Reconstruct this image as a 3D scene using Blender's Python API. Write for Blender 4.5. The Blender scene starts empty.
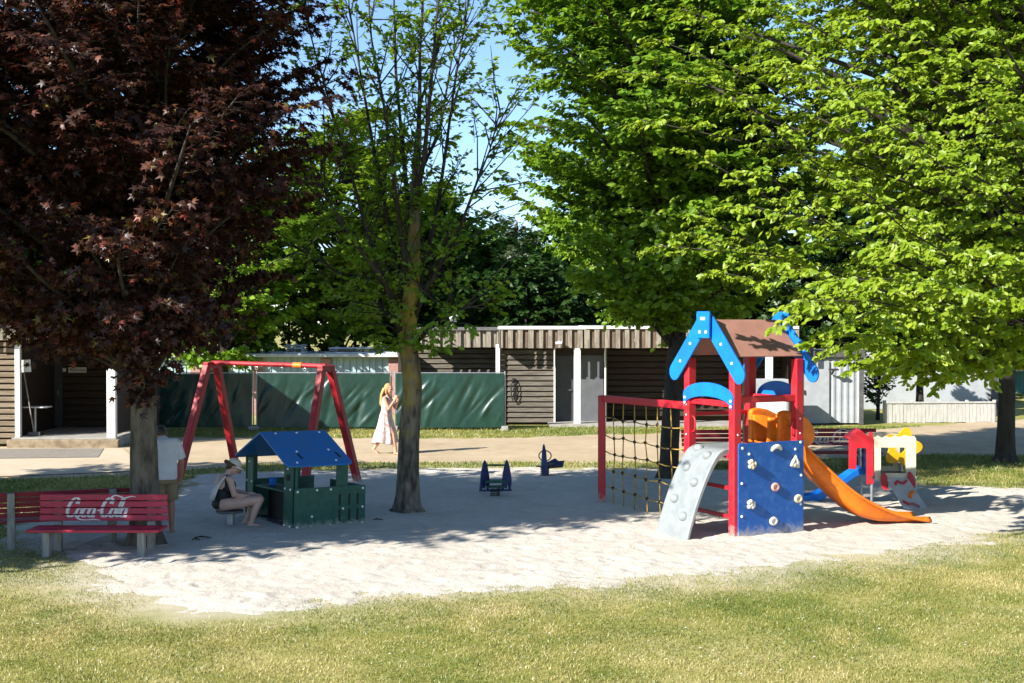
import bpy, bmesh, math, random
import numpy as np
from mathutils import Vector, Matrix, Euler

# ------------------------------------------------------------------ camera, sky, sun, exposure
scene = bpy.context.scene
COL = scene.collection
F_PX, W_PX, H_PX, CAM_Z, HORIZON = 1300.0, 1024, 683, 3.2, 320.0
K = F_PX / 1050.0        # distances below were surveyed for a 1050 px lens and stretch with it
TILT = math.atan((H_PX / 2 - HORIZON) / F_PX)
cam_data = bpy.data.cameras.new("camera")
cam_data.sensor_width = 36.0
cam_data.lens = F_PX / W_PX * 36.0
cam_data.clip_start = 0.1
cam_data.clip_end = 2000
cam = bpy.data.objects.new("camera", cam_data)
COL.objects.link(cam)
cam.location = (0, 0, CAM_Z)
cam.rotation_euler = (math.radians(90) - TILT, 0, 0)
scene.camera = cam

SUN_AZ = 36.0          # degrees the sun's travel turns from +X towards +Y
SUN_EL = 30.5
world = bpy.data.worlds.new("World")
scene.world = world
world.use_nodes = True
wt = world.node_tree
bg = wt.nodes["Background"]
sky = wt.nodes.new("ShaderNodeTexSky")
sky.sky_type = 'NISHITA'
sky.sun_disc = False
sky.sun_elevation = math.radians(SUN_EL)
sx, sy = -math.cos(math.radians(SUN_AZ)), -math.sin(math.radians(SUN_AZ))   # towards the sun
sky.sun_rotation = math.atan2(sx, sy)
sky.air_density = 0.85
sky.dust_density = 0.05
sky.ozone_density = 4.0
wt.links.new(sky.outputs[0], bg.inputs[0])
bg.inputs[1].default_value = 0.098
sun_data = bpy.data.lights.new("sun", 'SUN')
sun_data.energy = 4.9
sun_data.angle = math.radians(0.5)
sun_data.color = (1.0, 0.955, 0.88)
sun = bpy.data.objects.new("sun", sun_data)
COL.objects.link(sun)
ce = math.cos(math.radians(SUN_EL))
travel = Vector((-sx * ce, -sy * ce, -math.sin(math.radians(SUN_EL))))
sun.rotation_euler = travel.to_track_quat('-Z', 'Y').to_euler()
sun.location = (-20, -10, 30)
scene.view_settings.view_transform = 'Standard'
scene.view_settings.look = 'None'
scene.view_settings.gamma = 1.0
scene.view_settings.exposure = 1.30
scene.cycles.use_denoising = True
scene.cycles.max_bounces = 6
scene.cycles.diffuse_bounces = 3
scene.cycles.glossy_bounces = 2
scene.cycles.transmission_bounces = 3
scene.cycles.transparent_max_bounces = 4
scene.cycles.caustics_reflective = False
scene.cycles.caustics_refractive = False

# ------------------------------------------------------------------ helpers
def ray(px, py):
    a, b = (px - W_PX / 2) / F_PX, (H_PX / 2 - py) / F_PX
    ct, st = math.cos(TILT), math.sin(TILT)
    return Vector((a, ct + b * st, b * ct - st))

def G(px, py, z=0.0):
    """ground point under a pixel of the survey photograph"""
    r = ray(px, py)
    return Vector((0, 0, CAM_Z)) + r * ((z - CAM_Z) / r.z)

def PX(px, Y):
    """world x of pixel column px at distance Y"""
    return (px - W_PX / 2) / F_PX * Y

def PZ(py, Y):
    return CAM_Z - (py - HORIZON) / F_PX * Y

def tag(o, label=None, cat=None, group=None, kind=None):
    if label: o["label"] = label
    if cat: o["category"] = cat
    if group: o["group"] = group
    if kind: o["kind"] = kind
    return o

def thing(name, label, cat, loc=(0, 0, 0), rz=0.0, group=None):
    o = bpy.data.objects.new(name, None)
    o.empty_display_size = 0.2
    COL.objects.link(o)
    o.location = loc
    o.rotation_euler = (0, 0, rz)
    return tag(o, label, cat, group)

def copy_tree(o, parent=None):
    c = o.copy()
    COL.objects.link(c)
    if parent is not None:
        c.parent = parent
    for ch in list(o.children):
        copy_tree(ch, c)
    return c

class MB:
    """collects shapes and links them as ONE mesh object"""
    def __init__(self):
        self.bm = bmesh.new()

    def box(self, c, s, rot=None):
        m = Matrix.Translation(Vector(c))
        if rot is not None:
            m = m @ (rot if isinstance(rot, Matrix) else Euler(rot).to_matrix().to_4x4())
        m = m @ Matrix.Diagonal((s[0], s[1], s[2], 1))
        bmesh.ops.create_cube(self.bm, size=1.0, matrix=m)
        return self

    def bar(self, p, q, w, d, up=(0, 0, 1)):
        p, q = Vector(p), Vector(q)
        z = (q - p); L = z.length; z = z / L
        u = Vector(up)
        if abs(z.dot(u)) > 0.98: u = Vector((0, 1, 0))
        x = u.cross(z).normalized(); y = z.cross(x)
        m = Matrix((x, y, z)).transposed().to_4x4()
        m.translation = (p + q) / 2
        bmesh.ops.create_cube(self.bm, size=1.0, matrix=m @ Matrix.Diagonal((w, d, L, 1)))
        return self

    def tube(self, p, q, r, r2=None, n=12):
        p, q = Vector(p), Vector(q)
        d = q - p
        m = d.to_track_quat('Z', 'Y').to_matrix().to_4x4()
        m.translation = (p + q) / 2
        bmesh.ops.create_cone(self.bm, cap_ends=True, segments=n, radius1=r, radius2=r if r2 is None else r2, depth=d.length, matrix=m)
        return self

    def path(self, pts, r, n=8, closed=False):
        pts = [Vector(p) for p in pts]
        rr = r if hasattr(r, '__len__') else [r] * len(pts)
        rings, N = [], len(pts)
        ref = None
        for i, p in enumerate(pts):
            if closed:
                t = pts[(i + 1) % N] - pts[i - 1]
            else:
                t = pts[min(i + 1, N - 1)] - pts[max(i - 1, 0)]
            t.normalize()
            if ref is None:
                ref = t.orthogonal().normalized()
            ref = (ref - t * ref.dot(t)).normalized()
            b = t.cross(ref)
            rings.append([self.bm.verts.new(p + (ref * math.cos(2 * math.pi * k / n) + b * math.sin(2 * math.pi * k / n)) * rr[i]) for k in range(n)])
        for i in range(N if closed else N - 1):
            a, b = rings[i], rings[(i + 1) % N]
            for k in range(n):
                self.bm.faces.new((a[k], a[(k + 1) % n], b[(k + 1) % n], b[k]))
        if not closed:
            self.bm.faces.new(rings[0][::-1]); self.bm.faces.new(rings[-1])
        return self

    def ball(self, c, r, seg=12, rot=None):
        r = r if hasattr(r, '__len__') else (r, r, r)
        m = Matrix.Translation(Vector(c))
        if rot is not None: m = m @ Euler(rot).to_matrix().to_4x4()
        bmesh.ops.create_uvsphere(self.bm, u_segments=seg, v_segments=max(6, seg * 2 // 3), radius=1.0, matrix=m @ Matrix.Diagonal((r[0], r[1], r[2], 1)))
        return self

    def prism(self, pts, o, u, v, t, hole=None):
        """outline pts (a,b) in the plane o + a*u + b*v, thickness t along u x v (centred)"""
        o, u, v = Vector(o), Vector(u).normalized(), Vector(v).normalized()
        n = u.cross(v).normalized()
        f0 = lambda P, s: [self.bm.verts.new(o + u * a + v * b + n * (s * t / 2)) for a, b in P]
        A, B = f0(pts, 1), f0(pts, -1)
        N = len(pts)
        for i in range(N):
            self.bm.faces.new((A[i], B[i], B[(i + 1) % N], A[(i + 1) % N]))
        if hole is None:
            self.bm.faces.new(A); self.bm.faces.new(B[::-1])
        else:
            HA, HB = f0(hole, 1), f0(hole, -1)
            K = len(hole)
            for i in range(K):
                self.bm.faces.new((HB[i], HA[i], HA[(i + 1) % K], HB[(i + 1) % K]))
            for V, H, in ((A, HA), (B, HB)):
                eds = []
                for L in (V, H):
                    for i in range(len(L)):
                        e = self.bm.edges.get((L[i], L[(i + 1) % len(L)])) or self.bm.edges.new((L[i], L[(i + 1) % len(L)]))
                        eds.append(e)
                bmesh.ops.triangle_fill(self.bm, use_beauty=True, edges=eds)
        return self

    def quad(self, pts):
        self.bm.faces.new([self.bm.verts.new(Vector(p)) for p in pts])
        return self

    def grid(self, P):
        """P[i][j] points"""
        V = [[self.bm.verts.new(Vector(p)) for p in row] for row in P]
        for i in range(len(V) - 1):
            for j in range(len(V[0]) - 1):
                self.bm.faces.new((V[i][j], V[i + 1][j], V[i + 1][j + 1], V[i][j + 1]))
        return self

    def build(self, name, mat, parent=None, bevel=0.0, smooth=False, solid=0.0):
        bmesh.ops.recalc_face_normals(self.bm, faces=self.bm.faces)
        me = bpy.data.meshes.new(name)
        self.bm.to_mesh(me); self.bm.free()
        if smooth:
            me.polygons.foreach_set("use_smooth", [True] * len(me.polygons))
        ob = bpy.data.objects.new(name, me)
        COL.objects.link(ob)
        if mat: me.materials.append(mat)
        if parent is not None: ob.parent = parent
        if solid:
            m = ob.modifiers.new("solid", 'SOLIDIFY'); m.thickness = solid; m.offset = 0
        if bevel:
            m = ob.modifiers.new("bevel", 'BEVEL'); m.width = bevel; m.segments = 2; m.limit_method = 'ANGLE'; m.angle_limit = math.radians(40)
        return ob

def np_mesh(name, verts, faces, mat, parent=None, tint=None, smooth=False):
    """faces: (M,k) int array"""
    me = bpy.data.meshes.new(name)
    M, k = faces.shape
    me.vertices.add(len(verts)); me.loops.add(M * k); me.polygons.add(M)
    me.vertices.foreach_set("co", np.asarray(verts, np.float32).ravel())
    me.loops.foreach_set("vertex_index", np.asarray(faces, np.int32).ravel())
    me.polygons.foreach_set("loop_start", np.arange(0, M * k, k, dtype=np.int32))
    me.polygons.foreach_set("loop_total", np.full(M, k, dtype=np.int32))
    me.update(calc_edges=True)
    if tint is not None:
        at = me.attributes.new("tint", 'FLOAT', 'FACE')
        at.data.foreach_set("value", np.asarray(tint, np.float32))
    if smooth:
        me.polygons.foreach_set("use_smooth", np.ones(M, dtype=bool))
    me.materials.append(mat)
    ob = bpy.data.objects.new(name, me)
    COL.objects.link(ob)
    if parent is not None: ob.parent = parent
    return ob

def vnoise(x, y, seed=0):
    """smooth value noise, vectorised, about -1..1"""
    rs = np.random.RandomState(seed)
    T = rs.rand(256, 256) * 2 - 1
    xi, yi = np.floor(x).astype(int), np.floor(y).astype(int)
    fx, fy = x - xi, y - yi
    fx = fx * fx * (3 - 2 * fx); fy = fy * fy * (3 - 2 * fy)
    g = lambda a, b: T[a % 256, b % 256]
    return (g(xi, yi) * (1 - fx) + g(xi + 1, yi) * fx) * (1 - fy) + (g(xi, yi + 1) * (1 - fx) + g(xi + 1, yi + 1) * fx) * fy

def sdist(poly, x, y):
    """signed distance to a polygon, positive inside"""
    d = np.full(x.shape, 1e9); inside = np.zeros(x.shape, bool)
    n = len(poly)
    for i in range(n):
        ax, ay = poly[i][0], poly[i][1]; bx, by = poly[(i + 1) % n][0], poly[(i + 1) % n][1]
        ex, ey = bx - ax, by - ay
        t = np.clip(((x - ax) * ex + (y - ay) * ey) / (ex * ex + ey * ey), 0, 1)
        d = np.minimum(d, np.hypot(x - ax - t * ex, y - ay - t * ey))
        c = ((ay > y) != (by > y)) & (x < (bx - ax) * (y - ay) / (by - ay + 1e-12) + ax)
        inside ^= c
    return np.where(inside, d, -d)

def sstep(a, b, x):
    t = np.clip((x - a) / (b - a), 0, 1)
    return t * t * (3 - 2 * t)

# ------------------------------------------------------------------ materials
def nodes_of(name):
    m = bpy.data.materials.new(name)
    m.use_nodes = True
    return m, m.node_tree, m.node_tree.nodes["Principled BSDF"]

def pm(name, col, rough=0.6, var=None, vscale=6.0, vdetail=6.0, bump=0.0, bscale=40.0, metal=0.0, spec=0.4, stretch=(1, 1, 1), lo=0.42, hi=0.62, coat=0.0, dust=0.0):
    m, t, p = nodes_of(name)
    p.inputs["Roughness"].default_value = rough
    p.inputs["Metallic"].default_value = metal
    p.inputs["Specular IOR Level"].default_value = spec
    p.inputs["Coat Weight"].default_value = coat
    c4 = (*col, 1)
    tc = t.nodes.new("ShaderNodeTexCoord")
    mp = t.nodes.new("ShaderNodeMapping"); mp.inputs["Scale"].default_value = stretch
    t.links.new(tc.outputs["Object"], mp.inputs["Vector"])
    if var is not None:
        n = t.nodes.new("ShaderNodeTexNoise"); n.inputs["Scale"].default_value = vscale; n.inputs["Detail"].default_value = vdetail; n.inputs["Roughness"].default_value = 0.65
        t.links.new(mp.outputs[0], n.inputs["Vector"])
        r = t.nodes.new("ShaderNodeValToRGB")
        r.color_ramp.elements[0].position = lo; r.color_ramp.elements[1].position = hi
        r.color_ramp.elements[0].color = c4; r.color_ramp.elements[1].color = (*var, 1)
        t.links.new(n.outputs["Fac"], r.inputs["Fac"])
        t.links.new(r.outputs["Color"], p.inputs["Base Color"])
    else:
        p.inputs["Base Color"].default_value = c4
    if dust:      # sand and dried mud stuck to the foot of the thing, in splashes
        src = p.inputs["Base Color"].links[0].from_socket
        sp = t.nodes.new("ShaderNodeSeparateXYZ"); t.links.new(tc.outputs["Object"], sp.inputs[0])
        mr = t.nodes.new("ShaderNodeMapRange"); mr.inputs[1].default_value = dust; mr.inputs[2].default_value = 0.0; mr.inputs[3].default_value = -0.35; mr.inputs[4].default_value = 0.42
        t.links.new(sp.outputs[2], mr.inputs[0])
        dn = t.nodes.new("ShaderNodeTexNoise"); dn.inputs["Scale"].default_value = 11; dn.inputs["Detail"].default_value = 7; dn.inputs["Roughness"].default_value = 0.7
        t.links.new(tc.outputs["Object"], dn.inputs["Vector"])
        ad = t.nodes.new("ShaderNodeMath"); ad.operation = 'ADD'; t.links.new(mr.outputs[0], ad.inputs[0]); t.links.new(dn.outputs["Fac"], ad.inputs[1])
        dr = t.nodes.new("ShaderNodeMapRange"); dr.inputs[1].default_value = 0.58; dr.inputs[2].default_value = 0.92; dr.inputs[4].default_value = 0.75
        t.links.new(ad.outputs[0], dr.inputs[0])
        mx = t.nodes.new("ShaderNodeMix"); mx.data_type = 'RGBA'; t.links.new(dr.outputs[0], mx.inputs[0]); t.links.new(src, mx.inputs[6]); mx.inputs[7].default_value = (0.40, 0.36, 0.30, 1)
        t.links.new(mx.outputs[2], p.inputs["Base Color"])
    if bump:
        n2 = t.nodes.new("ShaderNodeTexNoise"); n2.inputs["Scale"].default_value = bscale; n2.inputs["Detail"].default_value = 5
        t.links.new(mp.outputs[0], n2.inputs["Vector"])
        b = t.nodes.new("ShaderNodeBump"); b.inputs["Strength"].default_value = bump; b.inputs["Distance"].default_value = 0.02
        t.links.new(n2.outputs["Fac"], b.inputs["Height"])
        t.links.new(b.outputs["Normal"], p.inputs["Normal"])
    return m

def leaf_mat(name, stops, trans=0.42, gloss=0.05, yellow=(1.15, 1.1, 0.7)):
    """stops: list of (pos, colour) over the per-leaf random tint"""
    m = bpy.data.materials.new(name); m.use_nodes = True
    t = m.node_tree; t.nodes.clear()
    out = t.nodes.new("ShaderNodeOutputMaterial")
    at = t.nodes.new("ShaderNodeAttribute"); at.attribute_name = "tint"
    r = t.nodes.new("ShaderNodeValToRGB")
    els = r.color_ramp.elements
    for i, (pos, c) in enumerate(stops):
        e = els[i] if i < 2 else els.new(pos)
        e.position = pos; e.color = (*c, 1)
    t.links.new(at.outputs["Fac"], r.inputs["Fac"])
    d = t.nodes.new("ShaderNodeBsdfDiffuse"); tr = t.nodes.new("ShaderNodeBsdfTranslucent"); g = t.nodes.new("ShaderNodeBsdfGlossy")
    g.inputs["Roughness"].default_value = 0.42
    mul = t.nodes.new("ShaderNodeMix"); mul.data_type = 'RGBA'; mul.blend_type = 'MULTIPLY'; mul.inputs[0].default_value = 1.0
    t.links.new(r.outputs[0], mul.inputs[6]); mul.inputs[7].default_value = (*yellow, 1)
    t.links.new(r.outputs[0], d.inputs[0]); t.links.new(mul.outputs[2], tr.inputs[0])
    m1 = t.nodes.new("ShaderNodeMixShader"); m1.inputs[0].default_value = trans
    t.links.new(d.outputs[0], m1.inputs[1]); t.links.new(tr.outputs[0], m1.inputs[2])
    m2 = t.nodes.new("ShaderNodeMixShader"); m2.inputs[0].default_value = gloss
    t.links.new(m1.outputs[0], m2.inputs[1]); t.links.new(g.outputs[0], m2.inputs[2])
    t.links.new(m2.outputs[0], out.inputs[0])
    return m

M = {}
M['red'] = pm('red paint', (0.50, 0.010, 0.022), 0.42, (0.36, 0.022, 0.030), 7, dust=0.45, bump=0.06, bscale=60)
M['swing_red'] = pm('swing red paint', (0.40, 0.010, 0.018), 0.5, (0.26, 0.018, 0.024), 6, dust=0.4, bump=0.08, bscale=50)
M['blue'] = pm('blue panel', (0.003, 0.17, 0.62), 0.4, (0.006, 0.13, 0.5), 3, bump=0.04)
M['wall_blue_dim'] = pm('dimmed blue climbing panel', (0.006, 0.075, 0.30), 0.45, (0.035, 0.13, 0.36), 9, lo=0.48, hi=0.78, dust=0.4, bump=0.05)  # the gable boards' blue, darkened in colour because sun only grazes the panel
M['roof_blue'] = pm('dull blue roof', (0.006, 0.15, 0.46), 0.45, (0.03, 0.15, 0.38), 5, bump=0.05)
M['navy'] = pm('navy panel', (0.008, 0.02, 0.10), 0.4, (0.015, 0.03, 0.12), 8)
M['green'] = pm('dark green panel', (0.006, 0.068, 0.045), 0.5, (0.016, 0.090, 0.062), 8, dust=0.3, bump=0.05)
M['orange'] = pm('orange plastic', (0.80, 0.19, 0.008), 0.42, (0.66, 0.145, 0.015), 6)
M['roof_brown'] = pm('brown roof panel', (0.33, 0.165, 0.125), 0.6, (0.28, 0.14, 0.105), 4, bump=0.04)
M['ramp_grey'] = pm('grey ramp plastic', (0.23, 0.255, 0.255), 0.45, (0.19, 0.21, 0.215), 6, bump=0.04)
M['ramp_pale'] = pm('pale grey ramp board', (0.46, 0.46, 0.46), 0.5, (0.38, 0.38, 0.38), 7)
M['white_cap'] = pm('white plastic cap', (0.75, 0.75, 0.73), 0.4)
M['yellow'] = pm('yellow panel', (0.80, 0.43, 0.008), 0.45, (0.7, 0.34, 0.008), 5)
M['cream'] = pm('cream panel', (0.62, 0.57, 0.43), 0.55, (0.54, 0.49, 0.37), 6)
M['grip_tan'] = pm('tan climbing hold', (0.50, 0.40, 0.26), 0.6, (0.62, 0.55, 0.42), 30, bump=0.2)
M['grip_white'] = pm('pale climbing hold', (0.62, 0.60, 0.52), 0.6, (0.45, 0.42, 0.36), 40, bump=0.2)
M['grip_pink'] = pm('pink climbing hold', (0.55, 0.25, 0.20), 0.6, (0.5, 0.35, 0.28), 40, bump=0.2)
M['steel'] = pm('galvanised steel', (0.42, 0.43, 0.44), 0.38, (0.34, 0.35, 0.36), 12, metal=0.7)
M['dark_steel'] = pm('dark steel', (0.06, 0.06, 0.065), 0.45, metal=0.5)
M['rope'] = pm('yellow rope', (0.42, 0.27, 0.05), 0.9, (0.3, 0.2, 0.05), 30, bump=0.3, bscale=120)
M['knot'] = pm('black rubber knot', (0.012, 0.011, 0.010), 0.7)
M['pale_wood'] = pm('pale timber', (0.40, 0.30, 0.17), 0.8, (0.3, 0.22, 0.13), 4, stretch=(6, 6, 0.7), bump=0.2)
M['bench_red'] = pm('red bench slat paint', (0.42, 0.020, 0.050), 0.5, (0.30, 0.018, 0.038), 5, stretch=(1, 4, 4), bump=0.12, bscale=30)
M['bench_dark'] = pm('dark red bench slat paint', (0.26, 0.010, 0.022), 0.55, (0.18, 0.012, 0.018), 5, stretch=(1, 4, 4), bump=0.12, bscale=30)
M['grey_wood'] = pm('weathered grey timber', (0.30, 0.29, 0.25), 0.85, (0.19, 0.18, 0.155), 5, stretch=(5, 5, 0.8), bump=0.3, bscale=25)
M['letter'] = pm('worn white lettering', (0.62, 0.60, 0.58), 0.6, (0.48, 0.38, 0.38), 26, lo=0.5, hi=0.7)
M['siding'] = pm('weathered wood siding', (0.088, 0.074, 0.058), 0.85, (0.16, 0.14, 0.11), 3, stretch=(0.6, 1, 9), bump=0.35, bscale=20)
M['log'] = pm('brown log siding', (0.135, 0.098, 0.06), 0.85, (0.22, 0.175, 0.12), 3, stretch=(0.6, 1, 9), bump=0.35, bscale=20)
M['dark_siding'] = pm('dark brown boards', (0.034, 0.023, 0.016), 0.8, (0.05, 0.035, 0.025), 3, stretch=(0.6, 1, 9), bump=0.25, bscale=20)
M['fascia_dark'] = pm('brown fascia boards', (0.125, 0.085, 0.06), 0.85, (0.19, 0.14, 0.10), 3.5, stretch=(5, 5, 0.6), bump=0.3, bscale=20)
M['fascia'] = pm('fascia boards', (0.18, 0.15, 0.115), 0.85, (0.31, 0.275, 0.22), 3.5, stretch=(5, 5, 0.6), bump=0.3, bscale=20)
M['white_paint'] = pm('white paint', (0.66, 0.66, 0.63), 0.55, (0.52, 0.52, 0.49), 5, lo=0.5, hi=0.75, bump=0.05)
M['roof_edge'] = pm('white roof edge', (0.62, 0.62, 0.60), 0.5, (0.5, 0.5, 0.48), 3)
M['roof_felt'] = pm('grey roofing felt', (0.10, 0.10, 0.10), 0.9, (0.16, 0.16, 0.15), 3, bump=0.2)
M['door_grey'] = pm('anthracite door', (0.050, 0.054, 0.060), 0.5, (0.062, 0.066, 0.07), 5)
M['panel_grey'] = pm('mid grey panel', (0.115, 0.122, 0.13), 0.55, (0.095, 0.1, 0.108), 4)
M['container'] = pm('grey white container', (0.34, 0.36, 0.375), 0.5, (0.29, 0.305, 0.32), 3, bump=0.04)
M['container_dark'] = pm('dark grey trim', (0.07, 0.07, 0.072), 0.6, (0.1, 0.1, 0.1), 6)
M['render_white'] = pm('white wall paint', (0.37, 0.39, 0.405), 0.7, (0.33, 0.345, 0.36), 2, bump=0.06)
M['picket'] = pm('whitewashed boards', (0.46, 0.45, 0.41), 0.8, (0.37, 0.36, 0.32), 4, stretch=(4, 4, 0.8), bump=0.2)
M['pale_blue'] = pm('pale blue cladding', (0.40, 0.52, 0.545), 0.5, (0.34, 0.45, 0.475), 2)
M['brick_pink'] = pm('pinkish pier', (0.33, 0.16, 0.135), 0.8, (0.4, 0.25, 0.22), 18, bump=0.2)
M['teal'] = pm('teal cladding', (0.10, 0.27, 0.25), 0.6, (0.085, 0.23, 0.215), 3)
M['tarp'] = pm('green fence tarpaulin', (0.006, 0.034, 0.025), 0.36, (0.010, 0.045, 0.033), 2.5, bump=0.1, bscale=30, spec=0.6)
M['concrete'] = pm('concrete', (0.33, 0.31, 0.275), 0.9, (0.24, 0.225, 0.195), 4, bump=0.25, bscale=25)
M['slab_edge'] = pm('brown stained concrete', (0.27, 0.21, 0.135), 0.9, (0.16, 0.12, 0.075), 5, bump=0.3, bscale=25)
M['rubber'] = pm('black rubber', (0.012, 0.012, 0.012), 0.7)
M['paper'] = pm('paper notice', (0.6, 0.6, 0.55), 0.8)
M['black_paint'] = pm('black lettering', (0.01, 0.01, 0.01), 0.6)
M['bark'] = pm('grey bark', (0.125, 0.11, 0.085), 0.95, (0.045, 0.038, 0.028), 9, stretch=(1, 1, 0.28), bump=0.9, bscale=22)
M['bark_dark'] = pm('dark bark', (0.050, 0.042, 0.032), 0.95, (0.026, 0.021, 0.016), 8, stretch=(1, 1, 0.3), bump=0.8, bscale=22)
M['skin'] = pm('skin', (0.56, 0.31, 0.215), 0.5, (0.50, 0.26, 0.175), 6)
M['skin_pale'] = pm('pale skin', (0.56, 0.36, 0.275), 0.5, (0.5, 0.31, 0.235), 6)
M['skin_tan'] = pm('tanned skin', (0.36, 0.185, 0.12), 0.5, (0.31, 0.155, 0.1), 6)
M['hair_blond'] = pm('blond hair', (0.50, 0.31, 0.12), 0.5, (0.38, 0.21, 0.07), 14, stretch=(4, 4, 0.6), bump=0.5, bscale=40)
M['hair_brown'] = pm('brown hair', (0.06, 0.030, 0.016), 0.5, (0.10, 0.052, 0.028), 14, stretch=(4, 4, 0.6), bump=0.5, bscale=40)
M['hair_dark'] = pm('dark hair', (0.025, 0.016, 0.011), 0.5, (0.04, 0.026, 0.018), 14, bump=0.5, bscale=60)
M['swimsuit'] = pm('black fabric', (0.010, 0.010, 0.012), 0.7, (0.016, 0.016, 0.018), 20)
M['cap'] = pm('cream cap fabric', (0.62, 0.58, 0.48), 0.85, (0.55, 0.5, 0.42), 10)
M['cloth_white'] = pm('white cloth', (0.66, 0.66, 0.64), 0.9, (0.56, 0.56, 0.55), 8, bump=0.2, bscale=25)
M['tee'] = pm('light grey shirt', (0.56, 0.58, 0.60), 0.9, (0.48, 0.5, 0.52), 4, bump=0.3, bscale=9)
M['khaki'] = pm('khaki shorts', (0.235, 0.185, 0.105), 0.9, (0.19, 0.145, 0.08), 6, bump=0.3, bscale=14)
M['dress'] = pm('patterned pale dress', (0.52, 0.45, 0.435), 0.9, (0.26, 0.13, 0.13), 16, lo=0.45, hi=0.66, bump=0.1)
M['eye'] = pm('eye', (0.03, 0.02, 0.015), 0.2)
M['lip'] = pm('lips', (0.36, 0.10, 0.09), 0.5)

# lichen-covered bark of the slender tree: yellow-green growth in patches
def lichen_bark():
    m, t, p = nodes_of('lichen bark')
    p.inputs["Roughness"].default_value = 0.95
    tc = t.nodes.new("ShaderNodeTexCoord")
    mp = t.nodes.new("ShaderNodeMapping"); mp.inputs["Scale"].default_value = (1, 1, 0.35)
    t.links.new(tc.outputs["Object"], mp.inputs[0])
    n = t.nodes.new("ShaderNodeTexNoise"); n.inputs["Scale"].default_value = 10; n.inputs["Detail"].default_value = 8
    t.links.new(mp.outputs[0], n.inputs["Vector"])
    r = t.nodes.new("ShaderNodeValToRGB")
    r.color_ramp.elements[0].color = (0.045, 0.036, 0.026, 1); r.color_ramp.elements[0].position = 0.38
    r.color_ramp.elements[1].color = (0.20, 0.175, 0.13, 1); r.color_ramp.elements[1].position = 0.68
    t.links.new(n.outputs["Fac"], r.inputs[0])
    n2 = t.nodes.new("ShaderNodeTexNoise"); n2.inputs["Scale"].default_value = 2.6; n2.inputs["Detail"].default_value = 6
    t.links.new(tc.outputs["Object"], n2.inputs["Vector"])
    sep = t.nodes.new("ShaderNodeSeparateXYZ"); t.links.new(tc.outputs["Object"], sep.inputs[0])
    mr = t.nodes.new("ShaderNodeMapRange"); mr.inputs[1].default_value = 0.4; mr.inputs[2].default_value = 3.4; mr.inputs[3].default_value = -0.22; mr.inputs[4].default_value = 0.22
    t.links.new(sep.outputs[2], mr.inputs[0])
    ad = t.nodes.new("ShaderNodeMath"); ad.operation = 'ADD'
    fd = t.nodes.new("ShaderNodeMapRange"); fd.inputs[1].default_value = 3.9; fd.inputs[2].default_value = 5.6; fd.inputs[3].default_value = 0.0; fd.inputs[4].default_value = -0.5
    t.links.new(sep.outputs[2], fd.inputs[0])
    a2 = t.nodes.new("ShaderNodeMath"); a2.operation = 'ADD'; t.links.new(mr.outputs[0], a2.inputs[0]); t.links.new(fd.outputs[0], a2.inputs[1])
    t.links.new(n2.outputs["Fac"], ad.inputs[0]); t.links.new(a2.outputs[0], ad.inputs[1])
    r2 = t.nodes.new("ShaderNodeValToRGB"); r2.color_ramp.elements[0].position = 0.46; r2.color_ramp.elements[1].position = 0.74
    t.links.new(ad.outputs[0], r2.inputs[0])
    mx = t.nodes.new("ShaderNodeMix"); mx.data_type = 'RGBA'
    t.links.new(r2.outputs[0], mx.inputs[0]); t.links.new(r.outputs[0], mx.inputs[6]); mx.inputs[7].default_value = (0.30, 0.22, 0.032, 1)
    t.links.new(mx.outputs[2], p.inputs["Base Color"])
    b = t.nodes.new("ShaderNodeBump"); b.inputs["Strength"].default_value = 0.9; b.inputs["Distance"].default_value = 0.03
    t.links.new(n.outputs["Fac"], b.inputs["Height"]); t.links.new(b.outputs[0], p.inputs["Normal"])
    return m
M['bark_lichen'] = lichen_bark()

M['leaf_maroon'] = leaf_mat('maroon maple leaves', [(0.0, (0.020, 0.010, 0.007)), (0.6, (0.042, 0.017, 0.012)), (0.85, (0.115, 0.045, 0.022)), (0.975, (0.26, 0.055, 0.045)), (1.0, (0.17, 0.14, 0.03))], trans=0.25, gloss=0.025, yellow=(1.6, 0.85, 0.5))
M['leaf_bright'] = leaf_mat('fresh green leaves', [(0.0, (0.095, 0.195, 0.010)), (0.5, (0.16, 0.285, 0.016)), (1.0, (0.25, 0.36, 0.03))], trans=0.42, gloss=0.025)
M['leaf_lime'] = leaf_mat('lime green leaves', [(0.0, (0.115, 0.205, 0.008)), (0.5, (0.20, 0.305, 0.014)), (1.0, (0.30, 0.38, 0.03))], trans=0.42, gloss=0.025)
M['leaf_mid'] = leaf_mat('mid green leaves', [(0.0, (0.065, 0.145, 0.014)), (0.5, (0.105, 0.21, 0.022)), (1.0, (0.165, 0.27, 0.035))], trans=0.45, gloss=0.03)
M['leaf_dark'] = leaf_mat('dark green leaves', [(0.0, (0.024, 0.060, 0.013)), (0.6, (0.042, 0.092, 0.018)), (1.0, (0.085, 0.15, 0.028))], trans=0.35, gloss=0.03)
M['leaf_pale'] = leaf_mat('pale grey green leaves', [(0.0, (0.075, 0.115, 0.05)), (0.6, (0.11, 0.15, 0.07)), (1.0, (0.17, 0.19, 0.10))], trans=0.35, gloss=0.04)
M['blade'] = leaf_mat('grass blades', [(0.0, (0.09, 0.145, 0.018)), (0.35, (0.18, 0.21, 0.035)), (0.65, (0.33, 0.29, 0.085)), (1.0, (0.52, 0.44, 0.20))], trans=0.3, gloss=0.04)
M['petal'] = pm('white petals', (0.75, 0.75, 0.72), 0.8)

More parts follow.
